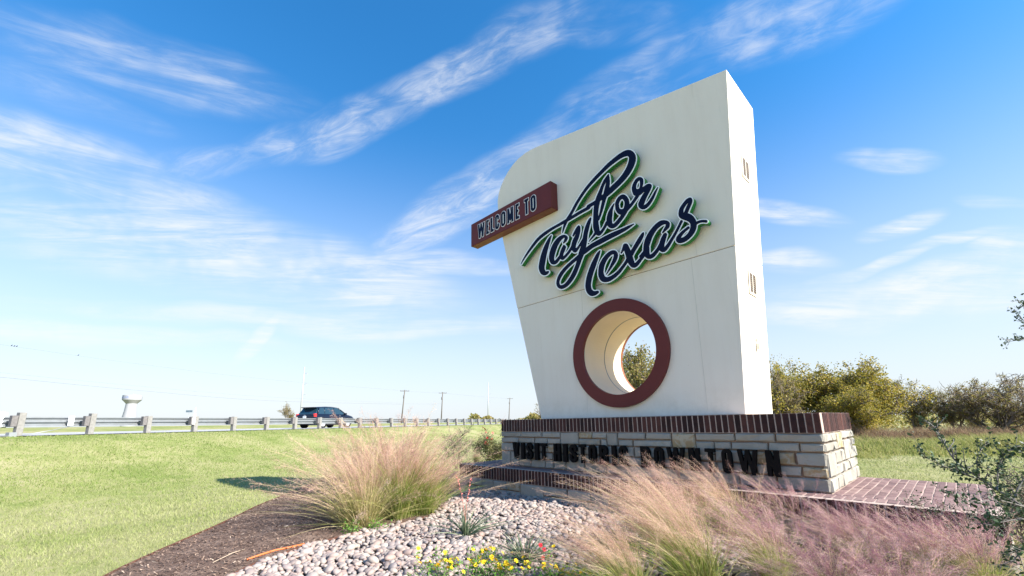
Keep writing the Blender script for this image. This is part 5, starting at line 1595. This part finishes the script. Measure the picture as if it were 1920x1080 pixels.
# local frame: x forward, y left, z up
def loft(secs, name, mat, parent, smooth=True, cap=True):
    """secs: list of (x, [(y,z)...]) mirrored rings"""
    V, Fq = [], []
    m = len(secs[0][1]) * 2
    for x, pr in secs:
        for y, z in pr: V.append((x if not isinstance(x, tuple) else x[0], y, z))
        for y, z in pr[::-1]: V.append((x, -y, z))
    for i in range(len(secs) - 1):
        for k in range(m):
            k2 = (k + 1) % m
            Fq.append((i * m + k, i * m + k2, (i + 1) * m + k2, (i + 1) * m + k))
    if cap: Fq += [tuple(range(m))[::-1], tuple(range((len(secs) - 1) * m, len(secs) * m))]
    me = mesh_py(name, V, Fq, smooth)
    if smooth:
        me.set_sharp_from_angle(angle=math.radians(35)) if hasattr(me, 'set_sharp_from_angle') else None
    return obj(name, me, mat, parent)
def sec(x, w_, zl, zb, inset=.02):
    return (x, [(w_ * .90, zl), (w_ * .985, zl + .10), (w_, (zl + zb) / 2), (w_ * .975, zb - .06), (w_ * .93, zb), (w_ * .4, zb + .015)])
body = loft([sec(-2.36, .80, .42, .98), sec(-2.30, .90, .30, 1.05), sec(-1.9, .955, .26, 1.10), sec(-1.0, .965, .24, 1.10), sec(.2, .965, .24, 1.09), sec(1.1, .96, .24, 1.07),
             sec(1.5, .955, .26, 1.03), sec(2.0, .93, .30, .93), sec(2.28, .86, .34, .80), sec(2.36, .70, .42, .68)], 'body', PAINT, car)
gh = loft([(-2.18, [(.86, 1.07), (.86, 1.08), (.40, 1.09)]), (-1.82, [(.885, 1.08), (.73, 1.56), (.40, 1.60)]), (-1.2, [(.90, 1.09), (.745, 1.60), (.40, 1.655)]),
           (-.3, [(.90, 1.09), (.75, 1.62), (.40, 1.68)]), (.35, [(.90, 1.08), (.74, 1.575), (.40, 1.635)]), (1.35, [(.87, 1.05), (.86, 1.06), (.40, 1.07)])], 'greenhouse_glass', GLASS, car, smooth=False)
rf = loft([(-2.02, [(.70, 1.575), (.60, 1.60)]), (-1.75, [(.755, 1.595), (.60, 1.655)]), (-.9, [(.765, 1.64), (.60, 1.705)]), (-.2, [(.765, 1.635), (.60, 1.705)]), (.38, [(.75, 1.575), (.60, 1.655)])], 'roof', PAINT, car)
for s_ in (-1, 1):
    for (xa, xb, w_) in ((-1.98, -1.72, .11), (-.18, -.12, .055), (-1.20, -1.17, .05), (1.30, .36, .06)):
        pb_ = MB(); pb_.tube([(xa, s_ * .895, 1.07), (xb, s_ * .755, 1.61)], w_ * .5, 6); pb_.build('pillar', PAINT, car, True)
    hb = MB(); hb.box((-.55, s_ * .97, .97), (.09, 0, 0), (0, .012, 0), (0, 0, .014)); hb.box((.42, s_ * .97, .95), (.09, 0, 0), (0, .012, 0), (0, 0, .014)); hb.build('door_handle', CHROME, car)
    mr = MB(); mr.box((.98, s_ * 1.04, 1.12), (.09, 0, 0), (0, .10, 0), (0, 0, .075)); mr.build('wing_mirror', PAINT, car, bevel=.02)
    tl_ = MB(); tl_.box((-2.20, s_ * .865, .99), (.12, 0, 0), (0, .085, 0), (0, 0, .125)); tl_.build('tail_light', TAIL, car, bevel=.03)
    sk_ = MB(); sk_.box((0, s_ * .955, .27), (1.0, 0, 0), (0, .02, 0), (0, 0, .05)); sk_.build('sill', PLASTIC, car)
    dr = MB(); dr.box((-.15, s_ * .9665, .72), (.006, 0, 0), (0, .004, 0), (0, 0, .32)); dr.box((.92, s_ * .963, .70), (.006, 0, 0), (0, .004, 0), (0, 0, .30)); dr.build('door_gap', PLASTIC, car)
sp_ = MB(); sp_.box((-2.03, 0, 1.615), (.13, 0, 0), (0, .66, 0), (.0, 0, .022)); sp_.build('rear_spoiler', PAINT, car, bevel=.01)
bp_ = MB(); bp_.box((-2.375, 0, .52), (.05, 0, 0), (0, .74, 0), (0, 0, .13)); bp_.build('rear_bumper', PLASTIC, car, bevel=.03)
lp_ = MB(); lp_.box((-2.375, .0, .86), (.01, 0, 0), (0, .155, 0), (0, 0, .078)); lp_.build('licence_plate', PLATEW, car)
em = MB(); em.box((-2.372, .0, 1.0), (.01, 0, 0), (0, .08, 0), (0, 0, .022)); em.build('emblem', CHROME, car, bevel=.008)
hd = MB(); 
for s_ in (-1, 1):
    wh = None
    for xw in (-1.41, 1.41):
        wm = MB(); wm.tube([(xw, s_ * .70, .36), (xw, s_ * .72, .36), (xw, s_ * .90, .36), (xw, s_ * .92, .36)], [.33, .36, .36, .33], 28); wo_ = wm.build('wheel', TYRE, car, True)
        ri_ = MB(); ri_.tube([(xw, s_ * .905, .36), (xw, s_ * .925, .36)], [.24, .235], 24)
        for q in range(6):
            an = q * math.pi / 3; d_ = np.array([math.cos(an), 0, math.sin(an)])
            ri_.box(np.array([xw, s_ * .93, .36]) + d_ * .12, d_ * .12, (0, .008, 0), np.array([-d_[2], 0, d_[0]]) * .028)
        ri_.build('rim', RIM, wo_)
        ab = MB(); ab.tube([(xw, s_ * .955, .40), (xw, s_ * .972, .40)], [.43, .425], 28); ab.build('wheel_arch', PLASTIC, car, True)
        # wheel sits proud of the arch disc
        wo_.location = (0, s_ * .062, -.0)

# ------------------------------------------------------------------ far left: white vehicle by the verge
WHITEV = M_plain('white_vehicle_paint', (.80, .81, .82), .35, .5, var=.03, coat=.3)
vp_ = at_y(-14, 798, 52)
vp_[2] = float(height(vp_[0], vp_[1]))
zt_ = at_y(10, 772, 52)[2] - vp_[2]; zbm = at_y(10, 801, 52)[2] - vp_[2]
van = thing('white_van', 'white van with dark side window cut by the left edge of the photo', 'van', tuple(vp_), rz=-.75)
vb = MB(); zb0 = max(zbm, .25); 
vb.hexa([(-3.2, -.95, zb0), (2.3, -.95, zb0), (2.3, .95, zb0), (-3.2, .95, zb0), (-3.2, -.9, zt_), (1.95, -.9, zt_), (1.95, .9, zt_), (-3.2, .9, zt_)])
vb.build('body', WHITEV, van, bevel=.08)
vw = MB(); z1_, z2_ = zb0 + .30 * (zt_ - zb0), zb0 + .90 * (zt_ - zb0)
vw.hexa([(-.9, -.957, z1_), (.25, -.957, z1_), (.25, -.94, z1_), (-.9, -.94, z1_), (-.9, -.935, z2_), (.55, -.935, z2_), (.55, -.90, z2_), (-.9, -.90, z2_)]); vw.build('side_window', GLASS, van)
vm2 = MB(); vm2.box((1.05, -1.05, zb0 + .5 * (zt_ - zb0)), (.09, 0, 0), (0, .09, 0), (0, 0, .17)); vm2.build('wing_mirror', PLASTIC, van, bevel=.02)
for xw in (-2.3, 1.4):
    for s_ in (-1, 1):
        wm = MB(); wm.tube([(xw, s_ * .74, .36), (xw, s_ * .96, .36)], .36, 20); wm.build('wheel', TYRE, van, True)

# ------------------------------------------------------------------ street name sign
Ys = 60
sp0 = at_y(354, 785, Ys); sp0[2] = float(height(sp0[0], sp0[1]))
ss_ = thing('street_sign', 'small blue grey street name blade on a thin post beyond the guardrail', 'street sign', tuple(sp0))
ctr = at_y(355, 771, Ys)
pb2 = MB(sp0); pb2.tube([sp0 - [0, 0, .1], ctr], .03, 6); pb2.build('post', GALV, ss_, True)
BLD = M_plain('sign_blade_blue_grey', (.12, .17, .22), .5, .4, var=.25, scale=5)
l_ = at_y(348.5, 772.5, Ys); r__ = at_y(361, 769.8, Ys)
bd = MB(sp0); hx_ = (r__ - l_) / 2; hx_[2] = 0; bd.box((l_ + r__) / 2, hx_, (0, .012, 0), (0, 0, .14)); bd.build('blade', BLD, ss_)

# ------------------------------------------------------------------ poles and wires
POLEW = M_plain('wood_pole', (.13, .115, .10), .85, .2, var=.2, scale=4)
STEELP = M_plain('pale_steel_pole', (.42, .44, .46), .5, .4, .3, var=.1)
INS = M_plain('insulator', (.12, .12, .13), .4, .4)
def wood_pole(bx, tx, ty, Y, label):
    b_ = at_y(bx, 786, Y); b_[2] = min(b_[2], float(height(b_[0], b_[1])))
    tp = at_y(tx, ty, Y)
    t = thing('utility_pole', label, 'utility pole', tuple(b_), 'wooden power poles beyond the road')
    m1 = MB(b_); m1.tube([b_ - [0, 0, 1], tp], [.20, .14], 8); m1.build('shaft', POLEW, t, True)
    m2 = MB(b_); c_ = tp - [0, 0, .35]; m2.box(c_, (1.25, .3, 0), (0, .07, 0), (0, 0, .075)); m2.build('crossarm', POLEW, t)
    for q in (-1.15, -.45, .45, 1.15):
        m3 = MB(b_); m3.tube([c_ + [q, q * .24, .05], c_ + [q, q * .24, .30]], [.07, .04], 6); m3.build('insulator', INS, t)
    m4 = MB(b_); m4.tube([tp - [.25, 0, 1.6], tp - [.25, 0, 2.5]], .18, 8); m4.build('transformer' if ty < 733 else 'bracket', INS, t, True)
wood_pole(752, 759, 731, 124, 'dark wooden power pole with crossarm right of the car')
wood_pole(827, 830, 735, 138, 'dark wooden power pole with crossarm in the middle of the row')
wood_pole(953.5, 956, 746, 180, 'smallest wooden power pole just left of the plinth')
def steel_pole(bx, tx, ty, Y, label):
    b_ = at_y(bx, 786, Y); b_[2] = min(b_[2], float(height(b_[0], b_[1]))); tp = at_y(tx, ty, Y)
    t = thing('transmission_pole', label, 'transmission pole', tuple(b_), 'tall pale steel transmission poles')
    m1 = MB(b_); m1.tube([b_ - [0, 0, 1], tp], [.42, .20], 10); m1.build('shaft', STEELP, t, True)
    for q, s_ in ((.12, 1), (.30, 1), (.48, 1)):
        c_ = tp * (1 - q) + b_ * q
        m2 = MB(b_); m2.tube([c_, c_ + np.array([s_ * 1.6, 0, .5])], [.12, .07], 6); m2.tube([c_ + np.array([s_ * 1.6, 0, .5]), c_ + np.array([s_ * 1.6, 0, -.5])], .09, 6); m2.build('insulator_arm', STEELP, t)
steel_pole(563, 571, 688, 187, 'tall pale transmission pole rising behind the car')
steel_pole(915, 915.5, 717, 280, 'tall pale transmission pole in the distance between two wooden poles')
WIRE = M_plain('wire', (.22, .23, .25), .6, .3)
def wire(pts, r_, label):
    P = smooth3([at_y(x, y, Y) for x, y, Y in pts], 6)
    mb = MB(); mb.tube(P, r_, 4, cap=False)
    mb.build('power_line', WIRE, None, True, label=label, category='power line', group='overhead wires at the left')
wire([(-160, 626, 48), (0, 646, 60), (250, 681, 76), (500, 711, 98), (759, 733, 124)], .014, 'topmost overhead wire at the left, with small birds on it')
wire([(-160, 683, 48), (0, 698.6, 60), (250, 723, 76), (500, 744, 98), (757, 756, 124)], .012, 'middle overhead wire at the left, just above the darkest one')
wire([(-160, 692, 48), (0, 707, 60), (250, 731, 76), (500, 751, 98), (757, 758, 124)], .026, 'lowest and darkest overhead wire at the left')
wire([(759, 733, 124), (795, 735.5, 131), (830, 737, 138)], .02, 'top wire between the two larger wooden poles')
wire([(757, 757, 124), (795, 757.5, 131), (829, 757, 138)], .02, 'lower wire between the two larger wooden poles')
wire([(830, 737, 138), (895, 743, 158), (956, 748, 180)], .02, 'wire running from the middle wooden pole to the smallest one')
BIRD = M_plain('bird_black', (.015, .015, .018), .8, .1)
for k, (x, y, lb) in enumerate([(22, 648.3, 'leftmost of the three small birds close together on the wire'), (27, 649.2, 'middle one of the three small birds close together on the wire'), (31.5, 649.8, 'rightmost of the three small birds close together on the wire'), (147, 666.3, 'single small bird sitting apart on the wire')]):
    c_ = at_y(x, y, 60 + (x / 250) * 16)
    t = thing('bird', lb, 'bird', tuple(c_ - [0, 0, .02]), 'birds on the top wire')
    m1 = MB(); m1.tube([(-.16, 0, -.03), (-.06, 0, .02), (.0, 0, .07), (.05, 0, .12)], [.012, .045, .06, .03], 8); m1.build('body', BIRD, t, True)
    m2 = MB(); m2.tube([(.05, 0, .12), (.075, 0, .16), (.11, 0, .165)], [.032, .036, .006], 8); m2.build('head', BIRD, t, True)

# ------------------------------------------------------------------ water tower
Yw = 500
TW = M_plain('water_tower_paint', (0.3247, 0.3296, 0.3542), .5, .3, var=.03, scale=.05)
TL = M_plain('tower_lettering', (.20, .25, .42), .6, .3)
cb_ = at_y(242.5, 782, Yw); zg = float(height(cb_[0], cb_[1]))
def zz_at(y): return at_y(243, y, Yw)[2]
pxm = (at_y(244, 760, Yw)[0] - at_y(243, 760, Yw)[0]) * .74
wt = thing('water_tower', 'white water tower with flat drum tank on the horizon at the left', 'water tower', (cb_[0], cb_[1], zg))
def lathe(prof_, n, name, mat, parent):
    V, Fq = [], []
    for r_, z in prof_:
        for k in range(n): V.append((r_ * math.cos(2 * math.pi * k / n), r_ * math.sin(2 * math.pi * k / n), z - zg))
    for i in range(len(prof_) - 1):
        for k in range(n):
            k2 = (k + 1) % n; Fq.append((i * n + k, i * n + k2, (i + 1) * n + k2, (i + 1) * n + k))
    me = mesh_py(name, V, Fq, True)
    if hasattr(me, 'set_sharp_from_angle'): me.set_sharp_from_angle(angle=math.radians(25))
    return obj(name, me, mat, parent)
lathe([(15.5 * pxm, zg), (14.0 * pxm, zz_at(781)), (12.0 * pxm, zz_at(770)), (11.0 * pxm, zz_at(757.5))], 48, 'stem', TW, wt)
lathe([(11 * pxm, zz_at(757.8)), (11.5 * pxm, zz_at(756.5)), (19.3 * pxm, zz_at(750)), (19.5 * pxm, zz_at(749)), (19.5 * pxm, zz_at(742)), (19.0 * pxm, zz_at(741.3)), (9 * pxm, zz_at(740.2)), (.2, zz_at(740))], 48, 'tank', TW, wt)
fin = MB(); fin.tube([(0, 0, zz_at(740.2) - zg), (0, 0, zz_at(738.4) - zg)], .5, 8); fin.build('finial', TW, wt, True)
def tglyph(ch, w_, s):
    h = s / 2
    if ch == 'A': return [[(h, -.1, h), (w_ / 2, 1.0, h)], [(w_ - h, -.1, h), (w_ / 2, 1.0, h)], [(w_ * .3, .33, h), (w_ * .7, .33, h)]]
    if ch == 'Y': return [[(h, 1.1, h), (w_ / 2, .48, h)], [(w_ - h, 1.1, h), (w_ / 2, .48, h)], [(w_ / 2, .48, h), (w_ / 2, -.2, h)]]
    return glyph(ch, w_, s)
Rt = 19.5 * pxm
view = math.atan2(-cb_[1], -cb_[0])      # towards the camera
zt0, zt1 = zz_at(747.4), zz_at(744.0)
hL = zt1 - zt0
ang0 = view - 1.62
for i, ch in enumerate('TAYLOR'):
    a_s = ang0 + i * .21
    ST_PAD = .05
    wg = .62
    Xg = np.arange(-.05, wg + .05, .04); Yg = np.arange(-.05, 1.05, .04)
    Sg = sdf_strokes(tglyph(ch, wg, .2), Xg, Yg)
    Sg = np.maximum(Sg, np.maximum(np.maximum(-Xg[None, :] + 0 * Yg[:, None], Xg[None, :] - wg), np.maximum(-Yg[:, None], Yg[:, None] - 1)))
    ST_PAD = 1.0
    def f3(x, y, a_s=a_s):
        an = a_s + x * .165 / wg
        return np.array([cb_[0] + (Rt + .06) * math.cos(an), cb_[1] + (Rt + .06) * math.sin(an), zt0 + y * hL])
    plate('letter', Sg, Xg, Yg, f3, np.array([0, 0, 0.0]) - np.array([math.cos(a_s), math.sin(a_s), 0]) * .12, TL, wt, np.array([cb_[0], cb_[1], zg]))
